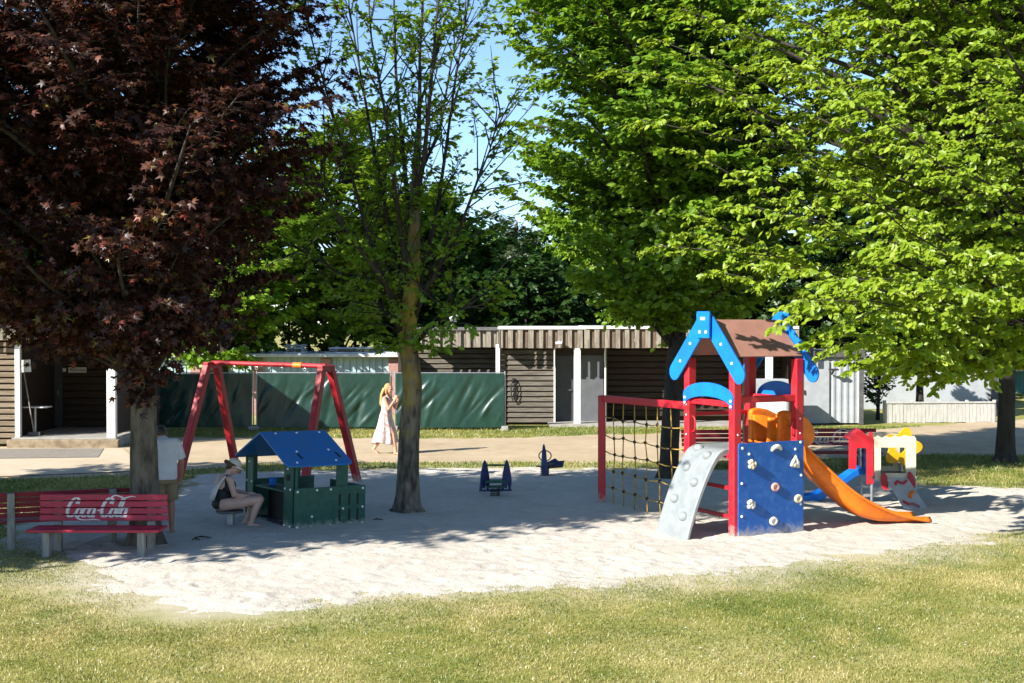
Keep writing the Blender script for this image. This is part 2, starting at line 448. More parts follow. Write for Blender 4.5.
def ground_mat(name, stops, s1, s2, fine, bump, bscale, attr=None, attr_col=None, rough=0.95):
    m, t, p = nodes_of(name)
    p.inputs["Roughness"].default_value = rough
    p.inputs["Specular IOR Level"].default_value = 0.15
    tc = t.nodes.new("ShaderNodeTexCoord")
    def noise(s, d=6, w=0.6):
        n = t.nodes.new("ShaderNodeTexNoise"); n.inputs["Scale"].default_value = s; n.inputs["Detail"].default_value = d; n.inputs["Roughness"].default_value = w
        t.links.new(tc.outputs["Object"], n.inputs["Vector"]); return n.outputs["Fac"]
    def math_(op, a, b):
        n = t.nodes.new("ShaderNodeMath"); n.operation = op
        for i, v in enumerate((a, b)):
            if isinstance(v, (int, float)): n.inputs[i].default_value = v
            else: t.links.new(v, n.inputs[i])
        return n.outputs[0]
    a, b, c = noise(s1), noise(s2), noise(fine, 4, 0.7)
    mix = math_('ADD', math_('ADD', math_('MULTIPLY', a, 0.45), math_('MULTIPLY', b, 0.3)), math_('MULTIPLY', c, 0.25))
    r = t.nodes.new("ShaderNodeValToRGB")
    for i, (pos, col) in enumerate(stops):
        e = r.color_ramp.elements[i] if i < 2 else r.color_ramp.elements.new(pos)
        e.position = pos; e.color = (*col, 1)
    t.links.new(mix, r.inputs[0])
    colour = r.outputs[0]
    if attr:
        at = t.nodes.new("ShaderNodeAttribute"); at.attribute_name = attr
        mx = t.nodes.new("ShaderNodeMix"); mx.data_type = 'RGBA'
        k = math_('MULTIPLY', at.outputs["Fac"], math_('ADD', math_('MULTIPLY', b, 1.6), -0.1))
        cl = t.nodes.new("ShaderNodeClamp"); t.links.new(k, cl.inputs[0])
        t.links.new(cl.outputs[0], mx.inputs[0]); t.links.new(colour, mx.inputs[6]); mx.inputs[7].default_value = (*attr_col, 1)
        colour = mx.outputs[2]
    t.links.new(colour, p.inputs["Base Color"])
    n2 = noise(bscale, 6, 0.65)
    bp = t.nodes.new("ShaderNodeBump"); bp.inputs["Strength"].default_value = bump; bp.inputs["Distance"].default_value = 0.04
    t.links.new(n2, bp.inputs["Height"]); t.links.new(bp.outputs[0], p.inputs["Normal"])
    return m

M['lawn'] = ground_mat('mown lawn', [(0.36, (0.125, 0.165, 0.028)), (0.47, (0.25, 0.245, 0.06)), (0.56, (0.38, 0.33, 0.125)), (0.66, (0.47, 0.40, 0.20))], 0.45, 2.2, 55, 0.5, 45, 'soil', (0.52, 0.46, 0.36))
M['sand'] = ground_mat('pale sand', [(0.38, (0.43, 0.385, 0.32)), (0.5, (0.505, 0.46, 0.39)), (0.62, (0.56, 0.515, 0.445))], 0.6, 4.0, 70, 0.5, 13.0)
M['path'] = ground_mat('trodden tan path', [(0.36, (0.33, 0.25, 0.155)), (0.5, (0.43, 0.335, 0.215)), (0.64, (0.50, 0.40, 0.27))], 0.35, 2.5, 50, 0.35, 30)
M['paving'] = ground_mat('pale concrete paving', [(0.36, (0.42, 0.34, 0.23)), (0.5, (0.49, 0.40, 0.28)), (0.64, (0.54, 0.45, 0.33))], 0.5, 3, 60, 0.15, 30)
M['mat_dark'] = pm('dark rubber mat', (0.20, 0.175, 0.14), 0.9, (0.25, 0.22, 0.175), 8, bump=0.2)

# ------------------------------------------------------------------ ground
def P2(px, py):
    v = G(px, py); return (v.x, v.y)

SAND = [P2(*p) for p in [(38, 556), (62, 572), (78, 588), (100, 598), (165, 611), (250, 612), (330, 605), (400, 598), (470, 592), (560, 586), (700, 577), (790, 570),
        (850, 561), (950, 546), (1030, 533), (1200, 515), (1200, 486), (1024, 488), (935, 486), (880, 474), (760, 469), (640, 468), (540, 467), (400, 468.5), (300, 470),
        (200, 474), (178, 482), (172, 494), (120, 502), (40, 514), (-5, 522), (5, 545)]]
PATH = [P2(*p) for p in [(-330, 484), (-60, 482), (60, 479), (172, 473), (250, 465), (400, 463.5), (620, 462.5), (770, 462), (870, 458), (940, 455), (1030, 456), (1300, 458),
        (1300, 412), (1030, 418), (925, 426), (862, 431), (660, 433), (500, 438), (330, 438), (165, 437), (120, 446), (0, 446), (-330, 446)]]

def spread_lines(lo, hi, step, far, n):
    core = np.arange(lo, hi + 1e-6, step)
    out = np.geomspace(1, far, n)[1:] if n else np.array([])
    return core, out

xc = np.arange(-16, 20.01, 0.25)
xl = np.concatenate([-16 - np.geomspace(1, 480, 14)[::-1], xc, 20 + np.geomspace(1, 480, 14)])
yc = np.arange(4, 42.01, 0.25)
yl = np.concatenate([[-60, -20, -5], yc, 42 + np.geomspace(1, 700, 14)])
XX, YY = np.meshgrid(xl, yl, indexing='ij')
sd = sdist(SAND, XX, YY)
soil = (sstep(-1.5, -0.15, sd) * (0.35 + 0.65 * sstep(-0.2, 0.5, vnoise(XX * 0.5, YY * 0.8, 7))))
soil = np.maximum(soil, 0.9 * sstep(-0.55, 0.0, sd)) * np.where(YY > 20, 0.35, 1.0)
# the bare worn patch beside the front edge of the sand
bp = G(205, 612)
soil = np.maximum(soil, 0.95 * sstep(1.0, 0.1, np.hypot((XX - bp.x) / 1.15, (YY - bp.y) / 0.75)))
nx, ny = XX.shape
idx = np.arange(nx * ny).reshape(nx, ny)
fc = np.stack([idx[:-1, :-1], idx[1:, :-1], idx[1:, 1:], idx[:-1, 1:]], -1).reshape(-1, 4)
lawn = np_mesh("lawn", np.stack([XX.ravel(), YY.ravel(), -0.35 * sstep(0.6, 1.4, sd).ravel()], 1), fc, M['lawn'])
at = lawn.data.attributes.new("soil", 'FLOAT', 'POINT')
at.data.foreach_set("value", soil.ravel().astype(np.float32))
tag(lawn, kind="structure")

def patch(name, poly, mat, res, high, edge, rag, relief, seed, xlim, ylim):
    xs = np.arange(xlim[0], xlim[1], res); ys = np.arange(ylim[0], ylim[1], res)
    X, Y = np.meshgrid(xs, ys, indexing='ij')
    s = sdist(poly, X, Y)
    s = s + rag * (0.6 * vnoise(X * 0.9, Y * 1.3, seed) + 0.5 * vnoise(X * 2.6, Y * 3.4, seed + 1) + 0.35 * vnoise(X * 8, Y * 9, seed + 2))
    Z = -0.03 + high * sstep(-edge, edge * 1.3, s)
    fade = sstep(-edge * 0.5, edge, s)
    Z += relief[0] * vnoise(X * 0.5, Y * 0.5, seed + 3) * fade + relief[1] * vnoise(X * 2.2, Y * 2.2, seed + 4) * (0.3 + 0.7 * fade) + relief[2] * (vnoise(X * 6.3, Y * 6.3, seed + 5) + 0.6 * vnoise(X * 11, Y * 11, seed + 6)) * (0.25 + 0.75 * fade)
    if name == "sand_pit":      # trodden hollows and footprints
        rp = np.random.RandomState(77)
        for k in range(2300):
            fx, fy = rp.uniform(*xlim), rp.uniform(*ylim)
            an = rp.uniform(0, 2 * math.pi); a_, b_ = rp.uniform(0.10, 0.17), rp.uniform(0.055, 0.09); dp = rp.uniform(0.006, 0.022)
            i0, i1 = int((fx - 0.4 - xlim[0]) / res), int((fx + 0.4 - xlim[0]) / res) + 1
            j0, j1 = int((fy - 0.4 - ylim[0]) / res), int((fy + 0.4 - ylim[0]) / res) + 1
            sl = (slice(max(i0, 0), max(i1, 0)), slice(max(j0, 0), max(j1, 0)))
            if X[sl].size == 0: continue
            u = (X[sl] - fx) * math.cos(an) + (Y[sl] - fy) * math.sin(an); v = -(X[sl] - fx) * math.sin(an) + (Y[sl] - fy) * math.cos(an)
            q2 = (u / a_) ** 2 + (v / b_) ** 2
            Z[sl] += fade[sl] * (-dp * np.exp(-q2) + 0.45 * dp * np.exp(-((np.sqrt(q2) - 1.5) / 0.45) ** 2))
        for fx, fy, R_, dp in ((-4.75, 25.4, 0.7, 0.05), (6.75, 23.2, 1.35, 0.13), (2.3, 19.0, 0.55, 0.05)):
            Z -= dp * np.exp(-((X - fx) ** 2 + (Y - fy) ** 2) / R_ ** 2)
    keep = s > -edge * 1.6
    nx, ny = X.shape
    idx = np.arange(nx * ny).reshape(nx, ny)
    fk = keep[:-1, :-1] | keep[1:, :-1] | keep[1:, 1:] | keep[:-1, 1:]
    f = np.stack([idx[:-1, :-1], idx[1:, :-1], idx[1:, 1:], idx[:-1, 1:]], -1)[fk]
    used = np.unique(f); rm = np.zeros(nx * ny, int); rm[used] = np.arange(len(used))
    V = np.stack([X.ravel(), Y.ravel(), Z.ravel()], 1)[used]
    ob = np_mesh(name, V, rm[f], mat, smooth=True)
    return tag(ob, kind="structure")

patch("sand_pit", SAND, M['sand'], 0.05, 0.060, 0.85, 0.45, (0.012, 0.010, 0.007), 11, (-10, 14.5), (13, 31))
patch("path", PATH, M['path'], 0.16, 0.048, 0.25, 0.35, (0.0, 0.004, 0.003), 31, (-27, 33), (24, 58))

def sheet(name, pts, z, mat):
    m = MB(); m.quad([(p[0], p[1], z) for p in pts])
    o = m.build(name, mat); tag(o, kind="structure"); return o
sheet("paving", [P2(-120, 477), P2(2, 478), P2(150, 472), P2(122, 449.5), P2(-60, 449.5)], 0.036, M['paving'])

# ------------------------------------------------------------------ grass blades in front, daisies
rng = np.random.RandomState(5)
def blades(n, xl, yl, hgt, wid, accept, seed):
    r = np.random.RandomState(seed)
    x = r.uniform(*xl, n); y = r.uniform(*yl, n)
    inview = np.abs(x / np.maximum(y, 0.1)) < 0.43
    k = inview & accept(x, y, r)
    x, y = x[k], y[k]; n = len(x)
    a = r.uniform(0, 2 * math.pi, n); h = hgt * r.uniform(0.5, 1.25, n); w = wid * r.uniform(0.7, 1.3, n)
    lean = r.uniform(0.2, 1.1, n) * h; la = r.uniform(0, 2 * math.pi, n)
    b = np.stack([x, y, np.full(n, -0.004)], 1)
    s = np.stack([np.cos(a), np.sin(a), np.zeros(n)], 1) * w[:, None]
    tip = b + np.stack([np.cos(la) * lean, np.sin(la) * lean, h], 1)
    V = np.stack([b - s, b + s, tip], 1).reshape(-1, 3)
    f = np.arange(n * 3).reshape(n, 3)
    dry = 0.52 + 0.34 * vnoise(x * 0.5, y * 0.5, 21) + 0.40 * vnoise(x * 2.4, y * 2.4, 22)
    tip[:, 2] *= 1 + 0.9 * np.clip(vnoise(x * 1.7, y * 1.7, 27) + vnoise(x * 5, y * 5, 28) - 0.35, 0, 1)
    tint = np.clip(dry * 0.72 + r.normal(0.14, 0.2, n), 0, 1)
    return V, f, tint
def acc_front(x, y, r):
    s = sdist(SAND, x, y)
    s = s + 0.45 * vnoise(x * 1.1, y * 1.3, 61) + 0.3 * vnoise(x * 3.1, y * 3.3, 62)
    p = np.where(s > 0.0, 0.42 * np.exp(-s / 0.30), 0.95) * np.where((s > -1.0) & (s < 0.0), 0.30 + 0.7 * np.clip(-s, 0, 1) + 0.25 * vnoise(x, y, 3), 1.0)
    p *= 0.75 + 0.35 * vnoise(x * 1.3, y * 1.3, 24)
    p *= np.clip((np.hypot((x - bp.x) / 1.1, (y - bp.y) / 0.7) - 0.5) * 1.6, 0.04, 1)
    return r.rand(len(x)) < p
A = blades(640000, (-8.5, 8.5), (10.9, 20.0), 0.032, 0.0048, acc_front, 1)
def acc_back(x, y, r):
    s = sdist(SAND, x, y); q = sdist(PATH, x, y)
    return (s < 0.1) & (q < 0.15) & (r.rand(len(x)) < 0.85)
B = blades(260000, (-16, 17), (19.0, 39.0), 0.07, 0.010, acc_back, 2)
B = (B[0], B[1], np.clip(B[2] - 0.22, 0, 1))
V = np.concatenate([A[0], B[0]]); f = np.concatenate([A[1], B[1] + len(A[0])])
g = np_mesh("grass", V, f, M['blade'], tint=np.concatenate([A[2], B[2]]))
tag(g, "short half dry lawn grass around the sand pit", "grass", kind="stuff")
# daisies: tiny white heads scattered in the lawn
n = 70
r = np.random.RandomState(9)
dv, df = [], []
for i in range(n):
    y = r.uniform(11.2, 14.2); x = r.uniform(-0.4, 0.4) * y
    z = 0.035 + r.rand() * 0.015; R = r.uniform(0.008, 0.013)
    o = len(dv)
    for k in range(6):
        dv.append((x + R * math.cos(k * 1.047), y + R * math.sin(k * 1.047) * 0.9, z + 0.004 * r.rand()))
    df += [(o, o + 1, o + 2, o + 3), (o, o + 3, o + 4, o + 5)]
tag(np_mesh("daisies", np.array(dv), np.array(df), M['petal']), "tiny white daisies scattered in the front lawn", "daisies", kind="stuff")

# fallen leaves and bark crumbs under the trees
rl = np.random.RandomState(91); lv, lf = [], []
for (cx_, cy_, sp_, n_) in ((G(146, 546).x, G(146, 546).y, 1.5, 420), (G(408, 513).x, G(408, 513).y, 1.0, 160), (-2.5, 15.5, 3.0, 160), (4.5, 15.2, 3.2, 170), (3.2, 26.3, 1.2, 150), (9.0, 20.5, 2.2, 150)):
    for k in range(n_):
        x, y = cx_ + rl.normal(0, sp_), cy_ + rl.normal(0, sp_ * 0.8); an = rl.uniform(0, 6.28); L_ = rl.uniform(0.012, 0.034); z = 0.05 + rl.rand() * 0.02
        o_ = len(lv); c_, s_ = math.cos(an), math.sin(an)
        for (u, v, w) in ((0, 0, 0), (0.5, 0.32, 0.25), (1, 0, 0.1), (0.5, -0.32, 0.2)): lv.append((x + L_ * (u * c_ - v * s_), y + L_ * (u * s_ + v * c_), z + w * L_))
        lf.append((o_, o_ + 1, o_ + 2, o_ + 3))
M['litter'] = pm('dry fallen leaves', (0.10, 0.06, 0.03), 0.9, (0.22, 0.15, 0.07), 40)
tag(np_mesh("leaf_litter", np.array(lv), np.array(lf), M['litter']), "dry fallen leaves and bark crumbs scattered on sand and lawn", "leaf litter", kind="stuff")

# ------------------------------------------------------------------ trees
OVAL = (np.array([[0, 0, 0], [0.32, 0.27, 0.05], [0.72, 0.22, 0.02], [1, 0, -0.08], [0.72, -0.22, 0.02], [0.32, -0.27, 0.05]]), np.array([[0, 1, 2, 3], [0, 3, 4, 5]]))
RHOMB = (np.array([[0, 0, 0], [0.45, 0.33, 0.04], [1, 0, -0.05], [0.45, -0.33, 0.04]]), np.array([[0, 1, 2, 3]]))
def _star():
    tips = [(-105, 0.42), (-52, 0.62), (0, 0.78), (52, 0.62), (105, 0.42)]
    nots = [(-150, 0.12), (-80, 0.26), (-26, 0.30), (26, 0.30), (80, 0.26), (150, 0.12)]
    c = np.array([0.22, 0.0])
    p = [(0.16, 0, 0.03)]
    for a, R in tips: p.append((c[0] + R * math.cos(math.radians(a)), R * math.sin(math.radians(a)), -0.08))
    for a, R in nots: p.append((c[0] + R * math.cos(math.radians(a)), R * math.sin(math.radians(a)), 0.01))
    return np.array(p), np.array([[0, 6 + i, 1 + i, 7 + i] for i in range(5)])
STAR = _star()

def unit(a):
    return a / np.maximum(np.linalg.norm(a, axis=-1, keepdims=True), 1e-9)

class Foliage:
    def __init__(self, seed):
        self.r = np.random.RandomState(seed)
        self.base, self.axis, self.up, self.size, self.tint = [], [], [], [], []
        self.tubes = MB()

    def twig(self, p0, d, L, nleaf, size, droop, tint0, wood=0.0, spread=0.8, flat=0.45):
        """leaves along a straight little twig"""
        r = self.r
        p0 = np.asarray(p0); d = np.asarray(d)
        s = r.uniform(0.12, 1.0, nleaf)
        side = np.where(r.rand(nleaf) < 0.5, 1.0, -1.0)[:, None]
        lat = unit(np.cross(d, (0, 0, 1.0))[None, :])
        b = p0 + d * (L * s)[:, None] + np.stack([np.zeros(nleaf), np.zeros(nleaf), -droop * L * 0.35 * s ** 2], 1) + r.normal(0, 0.02 * L, (nleaf, 3))
        ax = d[None, :] * r.uniform(0.2, 1.0, nleaf)[:, None] + lat * side * spread * r.uniform(0.4, 1.1, nleaf)[:, None] + r.normal(0, 0.2, (nleaf, 3))
        ax[:, 2] -= droop * r.uniform(0.2, 1.2, nleaf)
        self.base.append(b); self.axis.append(unit(ax))
        self.up.append(unit(np.array([0, 0, 1.0]) + r.normal(0, flat, (nleaf, 3))))
        self.size.append(size * r.uniform(0.5, 1.3, nleaf))
        self.tint.append(np.clip(tint0 + r.normal(0, 0.2, nleaf), 0, 1))
        if wood:
            q = p0 + d * L * 0.85 + np.array([0, 0, -droop * L * 0.25])
            self.tubes.path([p0, (p0 + q) / 2 + np.array([0, 0, 0.02 * L]), q], [wood, wood * 0.7, wood * 0.35], n=3)

    def bough(self, p0, p1, r0, nt, lt, nleaf, size, droop, tint0, arch=0.12, t0=0.3, wood=0.006, nb=6, spread=0.8, flat=0.45, tubes=True):
        r = self.r
        p0, p1 = np.asarray(p0, float), np.asarray(p1, float)
        L = np.linalg.norm(p1 - p0)
        mid = (p0 + p1) / 2 + np.array([0, 0, arch * L]) + r.normal(0, 0.05 * L, 3)
        B = lambda t: (1 - t) ** 2 * p0 + 2 * t * (1 - t) * mid + t * t * p1
        dB = lambda t: unit(2 * (1 - t) * (mid - p0) + 2 * t * (p1 - mid))
        if tubes:
            pts = [B(t) + r.normal(0, 0.008 * L, 3) * (0 < t < 1) for t in np.linspace(0, 1, nb)]
            self.tubes.path(pts, [max(r0 * (1 - 0.85 * t), 0.006) for t in np.linspace(0, 1, nb)], n=5)
        for k in range(nt):
            t = t0 + (1 - t0) * (k + r.rand()) / nt
            d = dB(t); lat = unit(np.cross(d, (0, 0, 1.0)))
            sgn = 1 if k % 2 else -1
            ang = math.radians(r.uniform(25, 72))
            tw = unit(d * math.cos(ang) + lat * sgn * math.sin(ang) + np.array([0, 0, r.normal(0.0, 0.16)]))
            l = lt * (1.05 - 0.55 * (t - t0) / (1 - t0)) * r.uniform(0.6, 1.25)
            self.twig(B(t), tw, l, nleaf, size, droop, tint0 + r.normal(0, 0.07), wood if tubes else 0, spread, flat)
        self.twig(B(0.97), dB(1.0), lt * 0.6, nleaf, size, droop, tint0, wood if tubes else 0, spread, flat)

    def crown_obj(self, name, leaf, mat, parent, centre=None, face=0.0):
        tv, tf = leaf
        b = np.concatenate(self.base); a = np.concatenate(self.axis); u = np.concatenate(self.up)
        if centre is not None:      # leaf blades hang with their faces turned outwards
            u = unit(u * (1 - face) + unit(b - np.array(centre)[None, :]) * face)
        s = np.concatenate(self.size); ti = np.concatenate(self.tint)
        side = unit(np.cross(u, a)); nrm = np.cross(a, side)
        n, k = len(b), len(tv)
        V = b[:, None, :] + s[:, None, None] * (a[:, None, :] * tv[None, :, 0:1] + side[:, None, :] * tv[None, :, 1:2] + nrm[:, None, :] * tv[None, :, 2:3])
        F = (tf[None, :, :] + (np.arange(n) * k)[:, None, None]).reshape(-1, 4)
        return np_mesh(name, V.reshape(-1, 3), F, mat, parent, np.repeat(ti, len(tf)))

def trunk_tube(m, pts, rad, seed=0, n=14, flare=0.0):
    r = random.Random(seed)
    m.path(pts, rad, n=n)

def grow(label, base, trunk, trad, C, R, nb, leaf, mat, bark, nt, lt, nleaf, size, droop, seed, zlow=2.0, cat="tree", group=None, rmin=0.6, tint=0.45, arch=0.12, extra=(), keep=None, tubes=True, face=0.5, name="tree", flat=0.45, spread=0.8, t0=0.3, power=1.0):
    """a tree: trunk polyline (local), boughs that end on an ellipsoid shell, twigs, leaves"""
    root = thing(name, label, cat, base, 0, group)
    F = Foliage(seed); r = F.r
    C, R = np.array(C, float), np.array(R, float)
    tr = np.array(trunk, float)
    trunk_mesh(F.tubes, [tuple(p) for p in tr], trad, seed % 50)
    F.tubes.build("trunk", bark, root, smooth=True); F.tubes = MB()
    zs = tr[:, 2]
    def on_trunk(z):
        z = np.clip(z, zs[0], zs[-1]); return np.array([np.interp(z, zs, tr[:, i]) for i in range(3)])
    made = 0; tries = 0
    while made < nb and tries < nb * 20:
        tries += 1
        d = unit(r.normal(0, 1, 3)); q = rmin + (1 - rmin) * r.rand() ** power
        end = C + R * d * q
        if end[2] < zlow or (keep is not None and not keep(end)): continue
        hd = math.hypot(end[0] - on_trunk(end[2])[0], end[1] - on_trunk(end[2])[1])
        st = on_trunk(max(end[2] - 0.55 * hd - 0.3, zlow * 0.75))
        L = np.linalg.norm(end - st)
        F.bough(st, end, 0.012 + 0.013 * L, nt, lt, nleaf, size, droop, tint + r.normal(0, 0.08), arch=arch, t0=t0, tubes=tubes, flat=flat, spread=spread)
        made += 1
    for (p0, p1, kw) in extra:
        a = dict(r0=0.04, nt=nt, lt=lt, nleaf=nleaf, size=size, droop=droop, tint0=tint, arch=arch, flat=flat, spread=spread); a.update(kw)
        F.bough(p0, p1, **a)
    if len(F.tubes.bm.verts): F.tubes.build("limbs", M['bark_dark'], root, smooth=True)
    F.crown_obj("crown", leaf, mat, root, C - np.array((0, 0, 0.35 * R[2])), face)
    return root

# the maroon maple by the benches
b = G(146, 546)
def trunk_mesh(m, pts, rad, seed=0, rings=54, seg=30, relief=0.055, roots=5):
    """a trunk whose rings carry bark ridges and root swellings"""
    P = resample_(pts, rings); zs = [p[2] for p in pts]
    R = np.interp(np.linspace(0, len(pts) - 1, rings + 1), np.arange(len(pts)), rad)
    rr = random.Random(seed); ph = rr.uniform(0, 6)
    a = np.linspace(0, 2 * math.pi, seg, endpoint=False); rows = []
    for i, p in enumerate(P):
        low = math.exp(-max(p[2], 0) / 0.22)
        n = vnoise(np.cos(a) * 3.1 + 20 + seed, np.full(seg, p[2] * 1.6) + np.sin(a) * 3.1, 400 + seed) + 0.7 * vnoise(np.cos(a) * 7 + 40, p[2] * 3.5 + np.sin(a) * 7, 401 + seed)
        r_ = R[i] * (1 + relief * n + 0.30 * low * np.maximum(0, np.cos(roots * a / 1.0 + ph)) )
        row = [(p[0] + r_[k] * math.cos(a[k]), p[1] + r_[k] * math.sin(a[k]), p[2]) for k in range(seg)]
        rows.append(row + [row[0]])
    m.grid(rows); bmesh.ops.remove_doubles(m.bm, verts=m.bm.verts, dist=1e-5)
def resample_(pts, n):
    P = [np.array(p, float) for p in pts]; P = [2 * P[0] - P[1]] + P + [2 * P[-1] - P[-2]]
    out = []; seg = len(P) - 3
    for i in range(n + 1):
        t = i / n * seg; k = min(int(t), seg - 1); u = t - k
        a, b, c, d = P[k:k + 4]
        out.append(0.5 * (2 * b + (c - a) * u + (2 * a - 5 * b + 4 * c - d) * u * u + (3 * b - a - 3 * c + d) * u ** 3))
    return out
def flare_trunk(h, r0, r1, lean=(0, 0), n=7, seed=1, flare=1.45, wob=0.03):
    rr = random.Random(seed); pts, rad = [], []
    for i in range(n):
        t = i / (n - 1); z = -0.1 + (h + 0.1) * t
        pts.append((lean[0] * t + rr.uniform(-wob, wob) * (i > 0), lean[1] * t + rr.uniform(-wob, wob) * (i > 0), z)); rad.append(r0 + (r1 - r0) * t)
    z1 = 0.3
    pts.insert(1, (0, 0, 0.12)); rad.insert(1, r0 * 1.14); rad[0] = r0 * flare
    pts.insert(2, (lean[0] * z1 / h, lean[1] * z1 / h, z1)); rad.insert(2, r0 * 1.02)
    return pts, rad
pts, rad = flare_trunk(7.6, 0.212, 0.06, (-0.15, 0.2), seed=3)
hang = []
for (px, py, Y) in [(150, 392, b.y - 0.9), (130, 372, b.y - 1.2), (165, 365, b.y - 0.8), (108, 352, b.y - 1.4), (185, 350, b.y - 0.6), (215, 338, b.y - 1.0), (60, 335, b.y - 1.0), (20, 325, b.y - 0.6), (150, 350, b.y - 1.7), (120, 330, b.y - 2.0), (90, 322, b.y - 1.6), (175, 320, b.y - 1.9), (200, 355, b.y + 0.4), (140, 410, b.y - 0.7)]:
    e = (PX(px, Y) - b.x, Y - b.y, PZ(py, Y) + 0.22)
    hang.append(((-0.05, 0, 2.9), e, dict(nt=13, lt=0.5, nleaf=13, r0=0.03, arch=0.2, t0=0.45)))
grow("big maroon leaved maple with a grey trunk standing behind the red benches", b, pts, rad, (-0.4, 0.0, 6.6), (3.45, 3.7, 3.9), 270, STAR, M['leaf_maroon'], M['bark'],
     26, 1.0, 18, 0.115, 0.6, 101, zlow=3.0, rmin=0.5, keep=lambda e: not (e[0] > 1.4 and e[2] < 4.9), tint=0.52, extra=hang, name="maple_tree", flat=0.6)

# its neighbour just outside the picture at left, whose shade lies over the benches and the sand
b = Vector((-11.8, 15.7, 0))
pts, rad = flare_trunk(8, 0.24, 0.06, (0.1, 0.1), seed=33)
grow("green tree just outside the left edge, shading the benches", b, pts, rad, (0.2, 0.2, 6.3), (4.4, 4.6, 3.6), 190, RHOMB, M['leaf_mid'], M['bark'],
     22, 1.2, 15, 0.21, 0.5, 151, zlow=2.9, rmin=0.4, name="broadleaf_tree")

b = Vector((-13.4, 21.4, 0))
pts, rad = flare_trunk(5.6, 0.16, 0.04, (0.1, 0.1), seed=37)
grow("lower green tree outside the left edge in front of the log hut", b, pts, rad, (0.1, 0.0, 4.7), (3.4, 3.2, 2.2), 100, RHOMB, M['leaf_mid'], M['bark'],
     18, 1.1, 13, 0.2, 0.5, 153, zlow=2.5, rmin=0.4, name="broadleaf_tree")

# the slender tree in the middle of the sand: many upright limbs, thin foliage
b = G(408, 513)
tree2 = thing("slender_tree", "slender tree with lichen yellow trunk and thin upright limbs in the sand", "tree", b)
F = Foliage(202); r = F.r
def T2(px, py, dy=0.0):
    Y = b.y + dy
    return np.array((PX(px, Y) - b.x, dy, PZ(py, Y)))
trunk_mesh(F.tubes, [(0, 0, -0.1), (0, 0, 0.06), (0.0, 0, 0.22), T2(409, 440), T2(412, 385), T2(407, 335), T2(412, 285), T2(414, 240), T2(415, 200), T2(417, 160), T2(419, 130)],
             [0.33, 0.25, 0.20, 0.17, 0.16, 0.15, 0.125, 0.10, 0.08, 0.065, 0.055], 7)
F.tubes.build("trunk", M['bark_lichen'], tree2, smooth=True); F.tubes = MB()
limbs2 = [
    [(418.9, 132, 0), (420, 95, 0.1), (420, 60, 0.2), (424, -20, 0.2), (424, -110, 0.3)],
    [(405, 345, 0), (392, 300, -0.2), (372, 250, -0.4), (356, 190, -0.5), (335, 120, -0.6), (315, 50, -0.6), (300, -10, -0.6)],
    [(408, 320, 0), (398, 260, 0.3), (386, 210, 0.5), (374, 150, 0.7), (362, 80, 0.9), (350, 10, 1.0), (345, -60, 1.0)],
    [(410, 300, 0), (402, 240, -0.3), (394, 180, -0.6), (385, 110, -0.8), (372, 40, -0.9), (366, -40, -1.0)],
    [(413, 250, 0), (408, 200, 0.2), (402, 140, 0.5), (396, 70, 0.6), (394, -20, 0.7), (390, -90, 0.8)],
    [(414, 215, 0), (424, 160, -0.4), (430, 100, -0.6), (436, 30, -0.7), (444, -50, -0.8)],
    [(413, 320, 0), (425, 290, -0.2), (442, 262, -0.4), (460, 228, -0.5), (474, 190, -0.6), (490, 150, -0.7), (500, 112, -0.8)],
    [(414, 290, 0), (428, 250, 0.4), (438, 205, 0.8), (446, 150, 1.0), (454, 90, 1.2), (466, 20, 1.3), (474, -40, 1.3)],
    [(406, 335, 0), (380, 305, 0.5), (350, 282, 0.9), (322, 262, 1.3), (300, 250, 1.6)],
    [(405, 310, 0), (376, 270, -0.7), (352, 240, -1.1), (332, 205, -1.5), (318, 170, -1.8)],
    [(412, 235, 0), (418, 180, 0.8), (440, 130, 1.4), (452, 60, 1.8), (470, 0, 2.0)],
    [(414, 345, 0), (428, 330, -0.6), (446, 318, -1.0), (470, 306, -1.3)],
]
for i, L in enumerate(limbs2):
    pts = [T2(*p) for p in L]
    n = len(pts); r0 = 0.05 if 0 < i < 8 else 0.042
    F.tubes.path(pts, [max(r0 * (1 - k / (n - 0.3)), 0.012) for k in range(n)], n=7)
    for k in range(1, n):
        for q in range(5 if k < n - 1 else 8):
            t = r.rand(); p = pts[k - 1] * (1 - t) + pts[k] * t
            d = unit(unit(pts[k] - pts[k - 1]) + r.normal(0, 0.62, 3) + np.array([0, 0, 0.25]))
            l = r.uniform(0.4, 1.5)
            F.tubes.path([p, p + d * l * 0.5 + r.normal(0, 0.03, 3), p + d * l], [0.016, 0.011, 0.005], n=3)
            for w in range(5):
                u = 0.3 + 0.7 * r.rand()
                dd = unit(d + r.normal(0, 0.55, 3))
                F.twig(p + d * l * u, dd, r.uniform(0.2, 0.5), (11 if k > 1 else 7) - (4 if i in (6, 7, 8, 9, 11) else 0), 0.105, 0.35, 0.35 + 0.3 * r.rand(), 0.005)
# leafy shoots low on the trunk
for (px, py, dy) in [(400, 345, -0.3), (385, 352, -0.5), (425, 350, -0.4), (440, 352, -0.7), (372, 342, 0.2), (430, 335, 0.3), (360, 330, 0.2), (345, 318, 0.6), (330, 300, 0.7), (355, 300, 0.2)]:
    F.bough(T2(408, py + 6, 0), T2(px, py - 4, dy), 0.02, 7, 0.38, 9, 0.10, 0.35, 0.55, arch=0.2, t0=0.35)
F.tubes.build("limbs", M['bark_dark'], tree2, smooth=True)  # limbs use a darker bark than the trunk, shade put into the colour
F.crown_obj("crown", OVAL, M['leaf_bright'], tree2, (0, 0, 4.5), 0.35)

